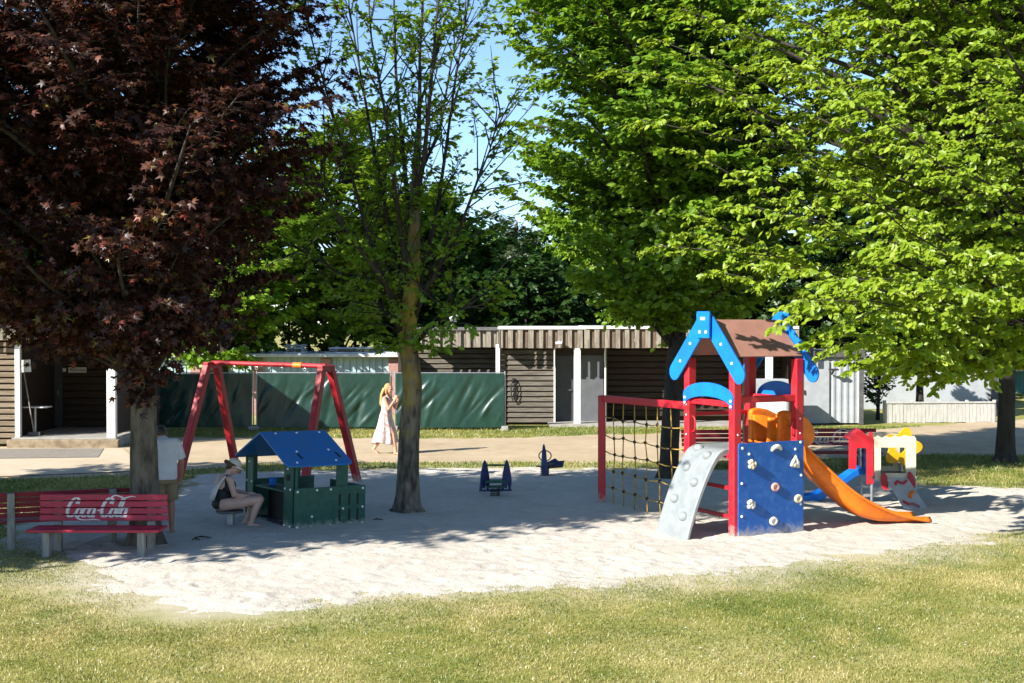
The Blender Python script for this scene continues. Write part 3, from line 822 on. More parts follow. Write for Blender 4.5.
# the broad tree behind the play tower
b = G(668, 479)
pts = [(0, 0, -0.1), (0, 0, 0.1), (0.02, 0, 0.35), (0.06, 0, 1.2), (0.14, 0, 2.4), (0.27, 0, 3.8), (0.34, 0.1, 5.2), (0.3, 0.1, 7.5), (0.3, 0, 10)]
rad = [0.28, 0.22, 0.19, 0.175, 0.165, 0.15, 0.13, 0.09, 0.03]
def k3(e):
    return not (e[2] < 4.6 and e[0] < -2.3) and e[0] > -3.4
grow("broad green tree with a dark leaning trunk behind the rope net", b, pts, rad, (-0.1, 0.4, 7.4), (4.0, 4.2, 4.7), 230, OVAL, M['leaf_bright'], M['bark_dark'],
     24, 1.15, 24, 0.145, 0.5, 303, zlow=3.4, rmin=0.45, tint=0.42, name="broadleaf_tree", keep=k3)

# the bright tree whose boughs reach in over the play tower from the right
b = Vector((9.7, 17.2 * K, 0))
pts, rad = flare_trunk(10.5, 0.26, 0.05, (-0.2, 0.1), seed=8)
T5 = lambda px, py, Y: (PX(px, Y * K) - b.x, Y * K - b.y, PZ(py, Y * K))
reach = []
for (px, py, Y, nt) in [(655, 245, 14.6, 16), (700, 215, 14.2, 18), (690, 232, 15.0, 16), (745, 205, 13.8, 18), (640, 120, 15.5, 18), (612, 70, 16, 18), (690, 150, 14, 18), (730, 100, 13.5, 18), (655, 40, 15, 18),
                        (770, 262, 13.2, 18), (800, 300, 12.9, 18), (790, 318, 13.3, 16), (840, 326, 13.1, 18), (818, 340, 13.8, 14), (870, 335, 13.5, 16), (860, 365, 14.6, 14), (905, 350, 14.0, 16), (940, 338, 14.5, 14), (895, 372, 14.6, 14), (945, 378, 14.9, 14), (985, 362, 15.0, 14), (925, 362, 14.2, 14), (835, 280, 12.8, 18), (880, 240, 12.6, 18), (760, 170, 13.2, 18), (850, 180, 12.6, 18), (930, 280, 12.8, 18), (1000, 300, 13.2, 18), (1010, 255, 13, 16),
                        (700, 20, 14.4, 18), (780, 60, 13.2, 18), (850, 100, 12.6, 18), (920, 150, 12.4, 18), (960, 60, 12.4, 18), (880, 20, 12.8, 18), (770, 0, 13.6, 18), (720, 272, 14.6, 12), (1015, 330, 14.5, 14)]:
    e = T5(px, py, Y)
    z0 = max(2.4, min(9, e[2] - 0.35 * math.hypot(e[0], e[1])))
    reach.append(((0, 0, z0), e, dict(nt=nt + 4, lt=0.85, nleaf=32, r0=0.03, arch=0.07, t0=0.45, tint0=0.62)))
def k5(e):
    return not (e[0] < -4.2 and e[2] < 6.0)
grow("bright fresh green tree spreading over the play tower from the right", b, pts, rad, (-1.6, -0.2, 7.6), (5.6, 4.4, 4.4), 250, OVAL, M['leaf_lime'], M['bark'],
     26, 1.05, 36, 0.097, 0.65, 505, zlow=3.6, rmin=0.55, tint=0.55, extra=reach, name="broadleaf_tree", keep=k5)

# the tree with the dark trunk at the right edge
b = G(1005, 462)
pts, rad = flare_trunk(10, 0.205, 0.05, (0.1, 0), seed=12, flare=1.3)
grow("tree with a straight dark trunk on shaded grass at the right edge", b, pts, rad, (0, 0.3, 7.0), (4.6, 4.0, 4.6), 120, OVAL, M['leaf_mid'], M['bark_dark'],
     20, 1.15, 18, 0.17, 0.5, 404, zlow=3.0, rmin=0.5, tint=0.5, name="broadleaf_tree")

# the small bright tree behind the low board fence
b = Vector((PX(920, 34.5 * K), 34.5 * K, 0))
pts, rad = flare_trunk(3.4, 0.15, 0.03, (0.05, 0), seed=14, flare=1.2)
grow("small round bright tree behind the low whitewashed board fence", b, pts, rad, (0.0, -0.1, 2.75), (2.3, 1.7, 1.25), 60, OVAL, M['leaf_bright'], M['bark_dark'],
     16, 0.7, 18, 0.17, 0.4, 606, zlow=1.75, rmin=0.4, tint=0.6, name="small_tree")
# the airy shrub between the container and the white building
b = Vector((PX(878, 33.6 * K), 33.6 * K, 0))
grow("airy shrub with bare lower stems beside the grey container", b, [(0, 0, -0.1), (0.02, 0, 0.6), (0.05, 0, 1.4), (0, 0, 2.4)], [0.06, 0.05, 0.035, 0.012], (0, 0, 1.6), (0.75, 0.6, 1.25), 34, OVAL, M['leaf_dark'], M['bark_dark'],
     6, 0.4, 7, 0.11, 0.3, 616, zlow=0.4, rmin=0.4, tint=0.5, name="shrub", cat="shrub")

# the wood behind the huts
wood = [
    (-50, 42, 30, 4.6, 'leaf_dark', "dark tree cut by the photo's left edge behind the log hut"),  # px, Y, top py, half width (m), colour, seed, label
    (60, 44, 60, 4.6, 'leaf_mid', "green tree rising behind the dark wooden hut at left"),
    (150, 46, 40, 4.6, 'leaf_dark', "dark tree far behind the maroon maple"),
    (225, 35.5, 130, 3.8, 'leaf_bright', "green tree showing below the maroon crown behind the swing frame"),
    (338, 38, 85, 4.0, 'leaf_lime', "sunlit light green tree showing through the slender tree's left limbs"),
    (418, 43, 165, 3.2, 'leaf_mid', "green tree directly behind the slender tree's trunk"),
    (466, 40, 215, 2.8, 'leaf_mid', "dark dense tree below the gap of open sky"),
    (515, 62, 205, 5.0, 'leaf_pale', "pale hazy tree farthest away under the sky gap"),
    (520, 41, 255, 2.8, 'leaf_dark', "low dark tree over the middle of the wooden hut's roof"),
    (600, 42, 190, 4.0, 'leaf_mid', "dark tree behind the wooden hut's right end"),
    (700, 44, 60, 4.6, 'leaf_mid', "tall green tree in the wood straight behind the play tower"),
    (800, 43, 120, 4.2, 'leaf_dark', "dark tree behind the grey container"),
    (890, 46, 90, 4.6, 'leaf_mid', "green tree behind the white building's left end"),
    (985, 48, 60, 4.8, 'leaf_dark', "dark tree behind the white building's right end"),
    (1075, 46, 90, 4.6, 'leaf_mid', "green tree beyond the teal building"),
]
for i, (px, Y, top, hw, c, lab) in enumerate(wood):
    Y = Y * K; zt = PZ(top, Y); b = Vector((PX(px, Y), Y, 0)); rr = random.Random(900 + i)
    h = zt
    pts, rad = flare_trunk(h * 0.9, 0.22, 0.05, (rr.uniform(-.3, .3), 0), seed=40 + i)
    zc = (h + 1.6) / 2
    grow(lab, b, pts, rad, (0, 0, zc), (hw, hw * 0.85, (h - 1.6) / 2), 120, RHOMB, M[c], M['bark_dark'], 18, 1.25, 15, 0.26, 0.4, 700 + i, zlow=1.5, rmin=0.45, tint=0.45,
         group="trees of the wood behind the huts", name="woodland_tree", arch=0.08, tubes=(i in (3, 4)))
def hedge(label, x0, x1, Y, h, dep, seed, mat):
    root = thing("hedge", label, "hedge", ((x0 + x1) / 2, Y, 0))
    F = Foliage(seed); r = F.r; w = x1 - x0
    n = int(w * 42)
    for i in range(n):
        x = r.uniform(-w / 2, w / 2); z = r.uniform(0.2, 1) ** 0.8 * (h + 0.5 * vnoise(np.array([x * 0.6]), np.array([0.0]), seed)[0]); y = r.uniform(-dep, dep) * 0.7
        F.twig((x, y, z), unit(np.array([r.normal(0, 1), -0.6 + r.normal(0, .8), r.normal(0.1, .5)])), r.uniform(0.5, 1.1), 22, 0.26, 0.3, 0.4)
    st = MB()
    for i in range(int(w / 1.1)):
        x = -w / 2 + (i + 0.5) * w / int(w / 1.1) + r.uniform(-.3, .3)
        st.path([(x, 0, -0.1), (x + r.uniform(-.2, .2), r.uniform(-.2, .2), h * 0.5), (x + r.uniform(-.3, .3), r.uniform(-.2, .2), h * 0.9)], [0.09, 0.06, 0.02], n=6)
    st.build("stems", M['bark_dark'], root)
    F.crown_obj("foliage", RHOMB, mat, root)
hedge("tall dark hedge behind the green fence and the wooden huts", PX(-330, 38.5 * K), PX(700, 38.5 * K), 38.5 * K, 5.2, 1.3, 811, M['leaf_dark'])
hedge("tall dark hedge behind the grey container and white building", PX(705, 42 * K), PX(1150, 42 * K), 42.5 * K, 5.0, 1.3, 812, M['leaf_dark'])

# ------------------------------------------------------------------ huts, fences, container (the far side of the path)
def boards_h(m, x0, x1, y, z0, z1, h=0.165, t=0.03, tilt=12.0, gap=0.038):
    """horizontal weatherboards facing -y"""
    n = max(1, round((z1 - z0) / h)); hh = (z1 - z0) / n
    for i in range(n):
        m.box(((x0 + x1) / 2, y, z0 + (i + 0.5) * hh), (x1 - x0, t, hh - gap), (math.radians(-tilt), 0, 0))

def fascia(m, x0, x1, y, z0, z1, seed, w=0.15, m2=None):
    r = random.Random(seed); x = x0; k = 0
    while x < x1 - 0.02:
        ww = min(w * r.uniform(0.85, 1.15), x1 - x)
        (m2 if k % 2 and m2 else m).box((x + ww / 2, y + (0.06 if k % 2 else 0.0) + r.uniform(-.004, .004), (z0 + z1) / 2 + r.uniform(-.006, .006)), (ww - 0.008, 0.025, z1 - z0))
        x += ww; k += 1

# --- the wooden hut in the middle
Y = 32.0 * K
hx = lambda px, YY=Y: PX(px, YY)
hut = thing("wooden_hut", "low wooden hut with vertical board fascia, white posts and dark grey doors in the middle", "hut", (hx(560), Y, 0))
ox = hx(560)
L = lambda px: hx(px) - ox
zt, zf = PZ(328, Y - 0.6), PZ(348, Y - 0.6)
m = MB(); boards_h(m, L(499), L(554), 0.0, 0.06, zf + 0.1); m.build("wall", M['siding'], hut, bevel=0.004)
m = MB(); boards_h(m, L(400), L(497), 1.35, 0.06, zf + 0.1); m.build("wall", M['siding'], hut, bevel=0.004)
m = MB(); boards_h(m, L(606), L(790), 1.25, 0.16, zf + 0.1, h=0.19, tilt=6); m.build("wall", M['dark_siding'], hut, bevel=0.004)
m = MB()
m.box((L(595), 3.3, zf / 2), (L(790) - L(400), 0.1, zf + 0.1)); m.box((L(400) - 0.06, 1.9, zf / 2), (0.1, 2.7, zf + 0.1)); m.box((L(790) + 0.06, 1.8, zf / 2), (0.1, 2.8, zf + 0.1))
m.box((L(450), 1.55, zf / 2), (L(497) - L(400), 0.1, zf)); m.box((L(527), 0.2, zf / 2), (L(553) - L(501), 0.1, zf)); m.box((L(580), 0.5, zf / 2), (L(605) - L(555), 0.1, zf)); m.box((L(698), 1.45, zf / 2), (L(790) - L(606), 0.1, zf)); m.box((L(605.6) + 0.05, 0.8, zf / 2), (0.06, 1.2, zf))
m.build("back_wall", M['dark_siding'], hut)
d = MB(); d.box((L(565.5), 0.33, 1.09), (L(576) - L(555.5), 0.05, 2.05)); door = d.build("door", M['door_grey'], hut, bevel=0.006)
MB().path([(L(572), 0.30, 1.05), (L(572), 0.25, 1.05), (L(572) - 0.12, 0.25, 1.05)], 0.011, 6).build("handle", M['steel'], door)
d = MB(); d.box((L(591), 0.33, 1.09), (L(604.5) - L(577.5), 0.05, 2.05)); d.build("door", M['panel_grey'], hut, bevel=0.006)
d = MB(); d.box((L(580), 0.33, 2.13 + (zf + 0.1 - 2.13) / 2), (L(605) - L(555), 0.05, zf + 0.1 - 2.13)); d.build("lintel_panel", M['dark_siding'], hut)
for px in (554.6, 605.2):
    MB().box((L(px), -0.02, zf / 2 + 0.05), (0.05, 0.09, zf + 0.02)).build("door_frame", M['white_paint'], hut, bevel=0.005)
for px, dy, w in ((498, -0.12, 0.13), (576.5, -0.5, 0.20), (670, -0.5, 0.20), (766, -0.5, 0.20)):
    p = MB().box((L(px), dy, zf / 2 + 0.06), (w, w, zf + 0.08)).build("post", M['white_paint'], hut, bevel=0.012)
m = MB(); md = MB(); fascia(m, L(499), L(583), -0.66, zf, zt - 0.05, 1, m2=md); fascia(m, L(583), L(795), -0.70, zf, zt - 0.03, 2, m2=md); md.build("fascia", M['fascia_dark'], hut, bevel=0.004)
for k in range(9):
    m.box((L(499) + 0.012, -0.62 + 0.16 * k, (zf + zt - 0.05) / 2), (0.025, 0.15, zt - 0.05 - zf))
m.build("fascia", M['fascia'], hut, bevel=0.004)
m = MB(); fascia(m, L(398), L(499) - 0.02, 0.16, zf, zt - 0.07, 3); m.build("fascia", M['fascia'], hut, bevel=0.004)
m = MB(); m.box((L(541), 1.4, zt + 0.0), (L(583) - L(499) + 0.06, 4.2, 0.09)); m.box((L(689), 1.4, zt + 0.015), (L(795) - L(583) - 0.064, 4.28, 0.09)); m.build("roof_edge", M['roof_edge'], hut, bevel=0.01)
m = MB(); m.box((L(448.5), 1.85, zt - 0.035), (L(499) - L(398) - 0.1, 3.5, 0.08)); m.build("roof", M['roof_felt'], hut)
m = MB(); m.box((L(671.5), -0.2, 0.045), (L(795) - L(548), 1.5, 0.09)); m.build("slab", M['concrete'], hut, bevel=0.01)
c = thing("security_camera", "small white security camera on the hut's fascia above the door", "camera", (hx(559, Y - 0.8), Y - 0.80, PZ(343, Y - 0.8)))
MB().box((0, 0.06, 0.03), (0.09, 0.1, 0.05)).build("bracket", M['white_paint'], c, bevel=0.006)
MB().tube((-0.1, -0.02, -0.01), (0.09, -0.03, 0.0), 0.045, n=14).build("housing", M['white_paint'], c, bevel=0.006)
a = thing("antenna_mast", "thin roof mast with a small white dish on the hut's left wing", "antenna", (hx(451.5, Y + 0.8), Y + 0.8, zt - 0.06))
MB().tube((0, 0, 0), (0, 0, 0.62), 0.022).build("mast", M['white_paint'], a)
MB().tube((0.02, -0.05, 0.36), (0.2, -0.16, 0.42), 0.15, 0.03, n=16).build("dish", M['white_paint'], a)
MB().bar((-0.16, 0, 0.2), (0.16, 0, 0.26), 0.04, 0.05).build("bracket", M['white_paint'], a)
h = thing("hose_reel", "dark coiled hose hanging on the hut's board wall beside the fence", "hose", (hx(513, Y - 0.1), Y - 0.06, 1.15))
for k in range(2):
    rr = 0.10 + 0.03 * k
    MB().path([(rr * 0.62 * math.cos(t) + 0.03 * k, -0.02 - 0.03 * k, rr * 2.6 * math.sin(t) - 0.1) for t in np.linspace(0, 2 * math.pi, 26)[:-1]], 0.014, 6, closed=True).build("hose_coil", M['rubber'], h)
MB().box((0, 0, 0.24), (0.09, 0.09, 0.09)).build("hook", M['dark_steel'], h, bevel=0.01)

# --- the hut at left with the open porch
Y = 26.5 * K
hut = thing("wooden_hut", "brown log hut with an open dark porch and white posts at the left edge", "hut", (PX(60, Y), Y, 0))
ox = PX(60, Y); L = lambda px, dy=0.0: PX(px, Y + dy) - ox
zt, zf = PZ(318, Y - 0.4), PZ(340, Y - 0.4)
m = MB(); boards_h(m, L(-110), L(17), 0.0, 0.05, zf + 0.12, h=0.155, t=0.07, tilt=4); m.build("wall", M['log'], hut, bevel=0.015)
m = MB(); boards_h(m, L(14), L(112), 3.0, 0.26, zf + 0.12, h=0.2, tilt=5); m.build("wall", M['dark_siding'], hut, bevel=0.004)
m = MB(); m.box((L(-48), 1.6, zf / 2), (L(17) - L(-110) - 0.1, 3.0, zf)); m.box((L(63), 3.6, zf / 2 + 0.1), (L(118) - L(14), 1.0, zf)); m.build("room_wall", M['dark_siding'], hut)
d = MB(); d.box((L(45, 2.9), 2.93, 1.27), (0.92, 0.05, 2.0)); door = d.build("door", M['door_grey'], hut, bevel=0.006)
MB().box((L(45, 2.9) + 0.36, 2.87, 1.2), (0.03, 0.05, 0.14)).build("handle", M['steel'], door)
m = MB()
for k in range(18):
    m.box((L(112) + 0.05, 0.15 + 0.165 * k, zf / 2 + 0.2), (0.04, 0.155, zf - 0.2))
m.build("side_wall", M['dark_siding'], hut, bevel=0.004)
MB().box((L(20), -0.14, zf / 2 + 0.15), (0.13, 0.13, zf - 0.2)).build("post", M['white_paint'], hut, bevel=0.01)
MB().box((L(113.5), -0.16, zf / 2 + 0.15), (0.22, 0.16, zf - 0.2)).build("post", M['white_paint'], hut, bevel=0.01)
m = MB(); fascia(m, L(-112), L(124), -0.42, zf, zt - 0.03, 5, w=0.2); m.build("fascia", M['fascia'], hut, bevel=0.004)
MB().box((L(6), 1.5, zt + 0.02), (L(126) - L(-114), 4.1, 0.09)).build("roof_edge", M['roof_edge'], hut, bevel=0.01)
MB().box((L(68), 1.35, 0.115), (L(121) - L(17), 3.4, 0.27)).build("porch_slab", M['concrete'], hut, bevel=0.012)
MB().box((L(69), -0.44, 0.10), (L(124) - L(14), 0.18, 0.24)).build("porch_kerb", M['slab_edge'], hut, bevel=0.02)
sg = thing("sign", "small white sign with one black word on the porch's back wall", "sign", (L(77, 2.9) + ox, Y + 2.92, PZ(370, Y + 2.9)))
MB().box((0, 0, 0), (0.50, 0.012, 0.15)).build("plate", M['paper'], sg, bevel=0.003)
MB().box((-0.36, 0, 0.0), (0.09, 0.012, 0.10)).build("pictogram_plate", M['white_paint'], sg, bevel=0.003)
def text_mesh(s, size, mat, parent, loc, rot, name="lettering"):
    cu = bpy.data.curves.new(name, 'FONT'); cu.body = s; cu.size = size; cu.align_x = 'CENTER'; cu.align_y = 'CENTER'; cu.extrude = 0.001
    tmp = bpy.data.objects.new("tmp_text", cu); COL.objects.link(tmp)
    dg = bpy.context.evaluated_depsgraph_get(); dg.update()
    me = bpy.data.meshes.new_from_object(tmp.evaluated_get(dg))
    bpy.data.objects.remove(tmp); bpy.data.curves.remove(cu)
    o = bpy.data.objects.new(name, me); COL.objects.link(o); me.materials.clear(); me.materials.append(mat)
    o.parent = parent; o.location = loc; o.rotation_euler = rot
    return o
text_mesh("Waschraum", 0.095, M['black_paint'], sg, (0, -0.008, 0), (math.radians(90), 0, 0))
pp = MB().box((0, 0, 0), (0.24, 0.006, 0.31)).build("paper_notice", M['paper']); pp.location = (L(26, 1.0) + ox, Y - 0.02 + 0.045, PZ(366, Y)); pp.location.x = L(25.5) + ox
pp.rotation_euler = (0, math.radians(-4), 0)
tag(pp, "white paper notice pinned beside the porch's left post", "notice")
tb = thing("side_table", "small pale table with one thin metal leg on the porch", "table", (L(37, 0.5) + ox, Y + 0.5, 0.25))
MB().box((0, 0, 0.72), (0.62, 0.4, 0.03)).build("table_top", M['white_paint'], tb, bevel=0.006)
MB().tube((-0.06, 0, 0.03), (-0.06, 0, 0.71), 0.035).build("leg", M['steel'], tb)
MB().box((-0.06, 0, 0.02), (0.34, 0.3, 0.035)).build("base", M['dark_steel'], tb, bevel=0.008)
br = thing("broom", "long handled broom leaning inside the porch's left post", "broom", (L(30) + ox, Y + 0.1, 0.25))
MB().tube((0.05, 0, 0.10), (-0.24, 0.12, 1.6), 0.016).build("handle", M['grey_wood'], br)
MB().box((0.06, 0, 0.06), (0.32, 0.07, 0.11)).build("brush", M['dark_steel'], br, bevel=0.01)
mt = sheet("rubber_mat", [P2(-20, 460.5), P2(98, 459), P2(104, 450), P2(-10, 450.5)], 0.045, M['mat_dark'])
del mt["kind"]; tag(mt, "dark rectangular rubber mat lying on the pale paving before the porch", "mat")

# --- green fence panels
Y = 30.5 * K
zt = PZ(373, Y)
def fence_panel(px0, px1, seed, label, dy=0.0, sag=0.0):
    x0, x1 = PX(px0, Y), PX(px1, Y)
    w = x1 - x0 - 0.06
    t = thing("fence_panel", label, "fence panel", ((x0 + x1) / 2, Y + dy, 0), 0, "green covered site fence panels")
    r = np.random.RandomState(seed)
    nx, nz = int(w / 0.045), 40
    xs = np.linspace(-w / 2 + 0.03, w / 2 - 0.03, nx); zs = np.linspace(0.08, zt - 0.02, nz)
    X, Z = np.meshgrid(xs, zs, indexing='ij')
    D = 0.030 * vnoise(X * 1.2 + seed, Z * 1.1, seed) + 0.013 * vnoise(X * 4, Z * 2, seed + 1) + 0.004 * vnoise(X * 14, Z * 6, seed + 2)
    for k in range(int(w * 7)):           # slanting creases
        cx, cz = r.uniform(-w / 2, w / 2), r.uniform(0.3, zt - 0.3); an = math.radians(r.uniform(40, 75)); ln = r.uniform(0.2, 0.55)
        u = (X - cx) * math.cos(an) + (Z - cz) * math.sin(an); v = -(X - cx) * math.sin(an) + (Z - cz) * math.cos(an)
        D += r.uniform(-0.05, 0.05) * np.exp(-(v / r.uniform(0.03, 0.09)) ** 2 - (u / ln) ** 2)
    idx = np.arange(nx * nz).reshape(nx, nz)
    f = np.stack([idx[:-1, :-1], idx[1:, :-1], idx[1:, 1:], idx[:-1, 1:]], -1).reshape(-1, 4)
    np_mesh("tarpaulin", np.stack([X.ravel(), D.ravel() - 0.035, Z.ravel()], 1), f, M['tarp'], t, smooth=True)
    fr = MB()
    for x in (-w / 2, w / 2): fr.tube((x, 0.03, 0.02), (x, 0.03, zt + 0.05), 0.021, n=10)
    for z in (0.10, zt): fr.tube((-w / 2, 0.03, z), (w / 2, 0.03, z), 0.018, n=8)
    k = 0
    while -w / 2 + 0.3 * k < w / 2:
        x = -w / 2 + 0.3 * k; fr.tube((x, 0.035, 0.1), (x, 0.035, zt), 0.004, n=4); k += 1
    fr.build("frame", M['steel'], t)
    for x in (-w / 2, w / 2):
        MB().box((x, 0.03, 0.06), (0.2, 0.6, 0.13)).build("foot", M['concrete'], t, bevel=0.02)
fence_panel(120, 254, 51, "dark green fence panel behind the maroon maple's trunk, leftmost")
fence_panel(255, 392, 52, "dark green fence panel behind the red swing frame", 0.05)
fence_panel(394, 506, 53, "wrinkled green fence panel between the slender tree and the hut", -0.03)

# --- pale blue mobile home behind the fence, sheets stacked on its roof
Y = 35.5 * K
x0, x1 = PX(150, Y), PX(441, Y); zr = PZ(356, Y)
mh = thing("mobile_home", "long pale blue mobile home with pinkish piers behind the green fence", "mobile home", ((x0 + x1) / 2, Y, 0))
w = x1 - x0
m = MB()
n = int(w / 0.11)
for i in range(n):
    m.box((-w / 2 + (i + 0.5) * w / n, 0.03 if i % 2 else 0.0, zr / 2), (w / n - 0.004, 0.05, zr - 0.1))
m.build("cladding", M['pale_blue'], mh)
MB().box((0, 1.6, zr / 2 - 0.02), (w - 0.1, 3.0, zr - 0.06)).build("body", M['pale_blue'], mh)
for px in (196, 258, 326, 394):
    MB().box((PX(px, Y) - (x0 + x1) / 2, -0.07, zr / 2 - 0.04), (0.36, 0.1, zr - 0.08)).build("pier", M['brick_pink'], mh, bevel=0.01)
MB().box((0, 1.5, zr + 0.03), (w + 0.3, 3.7, 0.12)).build("roof", M['roof_edge'], mh, bevel=0.02)
for px0_, px1_, n_, lab in ((324, 396, 3, "long pale boards stacked on the mobile home's roof"), (282, 304, 4, "short pale slats stacked on the mobile home's roof, left of the long boards")):
    a0, a1 = PX(px0_, Y), PX(px1_, Y)
    s = MB(); rr = random.Random(px0_)
    for k in range(n_):
        s.box((rr.uniform(-.08, .08), 0.3 * (k % 2), zr + 0.13 + 0.075 * k), (a1 - a0 - 0.15 * k * rr.random(), 0.7, 0.045))
        for q in (-0.35, 0.0, 0.35):
            s.box((q * (a1 - a0), 0.1, zr + 0.13 + 0.075 * k + 0.0375), (0.06, 0.6, 0.031))
    o = s.build("board_stack", M['roof_edge'], bevel=0.004); o.location = ((a0 + a1) / 2, Y + 0.5, -0.018)
    tag(o, lab, "boards")

# --- container, white building, low board fence, teal building at right
Y = 32.0 * K
x0, x1 = PX(800, Y), PX(863, Y); zc = PZ(352, Y); w = x1 - x0
ct = thing("container", "grey white ribbed storage container with a dark top edge right of the play tower", "container", ((x0 + x1) / 2, Y, 0))
m = MB(); n = int(w / 0.055)
prof = []
for i in range(n + 1):
    x = -w / 2 + 0.12 + (w - 0.24) * i / n
    prof.append((x, -0.012 if (i // 2) % 2 else 0.012))
m.grid([[(x, y, 0.06), (x, y, zc - 0.2)] for x, y in prof]); m.build("front_wall", M['container'], ct)
MB().box((0, 1.3, zc / 2), (w - 0.08, 2.5, zc - 0.12)).build("body", M['container'], ct)
m = MB(); m.box((0, 1.25, zc - 0.06), (w + 0.1, 2.75, 0.2)); m.build("top_rail", M['container_dark'], ct, bevel=0.015)
for s in (-1, 1):
    MB().box((s * (w / 2 - 0.05), -0.005, zc / 2 - 0.08), (0.14, 0.1, zc - 0.18)).build("corner_post", M['container_dark'], ct, bevel=0.012)
dx = PX(815, Y) - (x0 + x1) / 2
dr = MB().box((dx, -0.035, 1.0), (0.86, 0.03, 1.9)).build("door", M['container'], ct, bevel=0.006)
MB().box((dx - 0.33, -0.07, 1.0), (0.04, 0.04, 0.14)).build("handle", M['dark_steel'], dr, bevel=0.006)
l = MB(); l.bar((dx + 0.5, -0.06, 1.55), (dx + 0.5, -0.3, 1.68), 0.05, 0.05); l.box((dx + 0.5, -0.3, 1.70), (0.28, 0.16, 0.06)); l.build("wall_lamp", M['dark_steel'], ct, bevel=0.006)
# appliance and post beside it, seen through the tower
ap = thing("vending_cabinet", "pale grey cabinet against the hut seen through the play tower", "cabinet", (PX(770, Y - 1.2), Y - 1.2, 0))
MB().box((0, 0, 0.75), (1.0, 0.6, 1.42)).build("body", M['container'], ap, bevel=0.02)
MB().box((0, -0.31, 0.55), (0.86, 0.02, 0.9)).build("door", M['white_paint'], ap, bevel=0.006)
MB().box((0, 0, 0.03), (0.9, 0.5, 0.06)).build("base", M['container_dark'], ap)

Y = 37.5 * K
x0, x1 = PX(861, Y), PX(999, Y); zc = PZ(358, Y); w = x1 - x0
wb = thing("white_building", "flat roofed white building behind the low board fence", "building", ((x0 + x1) / 2, Y, 0))
MB().box((0, 1.9, zc / 2), (w, 3.6, zc - 0.02)).build("wall", M['render_white'], wb)
MB().box((-0.1, 1.8, zc + 0.05), (w + 0.5, 4.3, 0.14)).build("roof", M['roof_edge'], wb, bevel=0.015)
MB().box((w / 2 - 0.14, -0.03, zc / 2), (0.3, 0.08, zc - 0.06)).build("dark_corner", M['container_dark'], wb, bevel=0.01)
Y = 46 * K
tb = thing("teal_building", "teal clad building far behind the right edge tree", "building", (PX(1060, Y), Y, 0))
zc = PZ(371, Y)
m = MB(); n = 60; W_ = 5.2
for i in range(n): m.box((-W_ / 2 + (i + .5) * W_ / n, 0.02 * (i % 2), zc / 2), (W_ / n - 0.004, 0.04, zc))
m.build("wall", M['teal'], tb)
MB().box((0, 1.4, zc / 2), (W_ - 0.1, 2.6, zc - 0.02)).build("body", M['teal'], tb)
MB().box((0, 1.3, zc + 0.05), (W_ + 0.3, 3.2, 0.1)).build("roof", M['roof_edge'], tb, bevel=0.01)

Y = 32.6 * K
x0, x1 = PX(884, Y), PX(997, Y); w = x1 - x0
pf = thing("board_fence", "low whitewashed vertical board fence at the edge of the path", "fence", ((x0 + x1) / 2, Y, 0), math.radians(4))
r = random.Random(4)
n = int(w / 0.115)
for a in range(4):
    m = MB()
    for i in range(n * a // 4, n * (a + 1) // 4):
        m.box((-w / 2 + (i + .5) * w / n, r.uniform(-.006, .006), 0.335 + r.uniform(-.012, .012)), (w / n - 0.008, 0.022, 0.64), (0, r.uniform(-.01, .01), 0))
    m.build("board_panel", M['picket'], pf, bevel=0.003)
MB().box((0, -0.026, 0.64), (w, 0.03, 0.05)).build("rail", M['picket'], pf, bevel=0.004)
for i in range(5):
    MB().box((-w / 2 + w * i / 4, 0.05, 0.34), (0.09, 0.07, 0.74)).build("post", M['picket'], pf, bevel=0.006)

# ------------------------------------------------------------------ benches with the white script
def script_strokes():
    """two swash capitals and small letters as pen strokes: list of (points, heavy)"""
    S = []
    def arc(cx, cy, rx, ry, a0, a1, n=22):
        return [(cx + rx * math.cos(math.radians(a0 + (a1 - a0) * i / n)), cy + ry * math.sin(math.radians(a0 + (a1 - a0) * i / n))) for i in range(n + 1)]
    def cap(x, tail):
        p = arc(x + 0.62, 0.95, 0.50, 0.92, 38, 318, 34)
        S.append((p, 1.0))
        S.append((arc(x + 0.92, 1.42, 0.10, 0.16, -60, 230, 12), 0.7))
        if tail: S.append(([(x + 1.0, 0.33), (x + 1.25, 0.05), (x + 1.7, -0.22), (x + 2.4, -0.30), (x + 3.2, -0.24), (x + 3.9, -0.34)], 0.8))
    def o(x): S.append((arc(x + 0.3, 0.45, 0.26, 0.44, 70, 430, 26), 0.85))
    def c(x): S.append((arc(x + 0.32, 0.45, 0.28, 0.44, 45, 315, 24), 0.85))
    def a(x):
        S.append((arc(x + 0.30, 0.45, 0.27, 0.44, 40, 400, 26), 0.85))
        S.append(([(x + 0.62, 0.88), (x + 0.58, 0.45), (x + 0.58, 0.12), (x + 0.68, 0.0), (x + 0.84, 0.12)], 0.9))
    def l(x): S.append(([(x + 0.02, 0.25), (x + 0.28, 0.9), (x + 0.36, 1.5), (x + 0.26, 1.86), (x + 0.14, 1.6), (x + 0.12, 0.9), (x + 0.12, 0.25), (x + 0.22, 0.02), (x + 0.42, 0.14)], 0.9))
    cap(0, True); o(1.08); c(1.74); a(2.36)
    S.append(([(3.22, 0.62), (3.62, 0.70)], 1.0))
    cap(3.55, False)
    S.append(([(4.05, 1.72), (4.5, 2.12), (5.1, 2.02), (5.6, 1.86), (6.2, 2.02), (6.75, 1.98)], 0.8))
    o(4.62); l(5.30); a(5.70)
    return S, 6.7

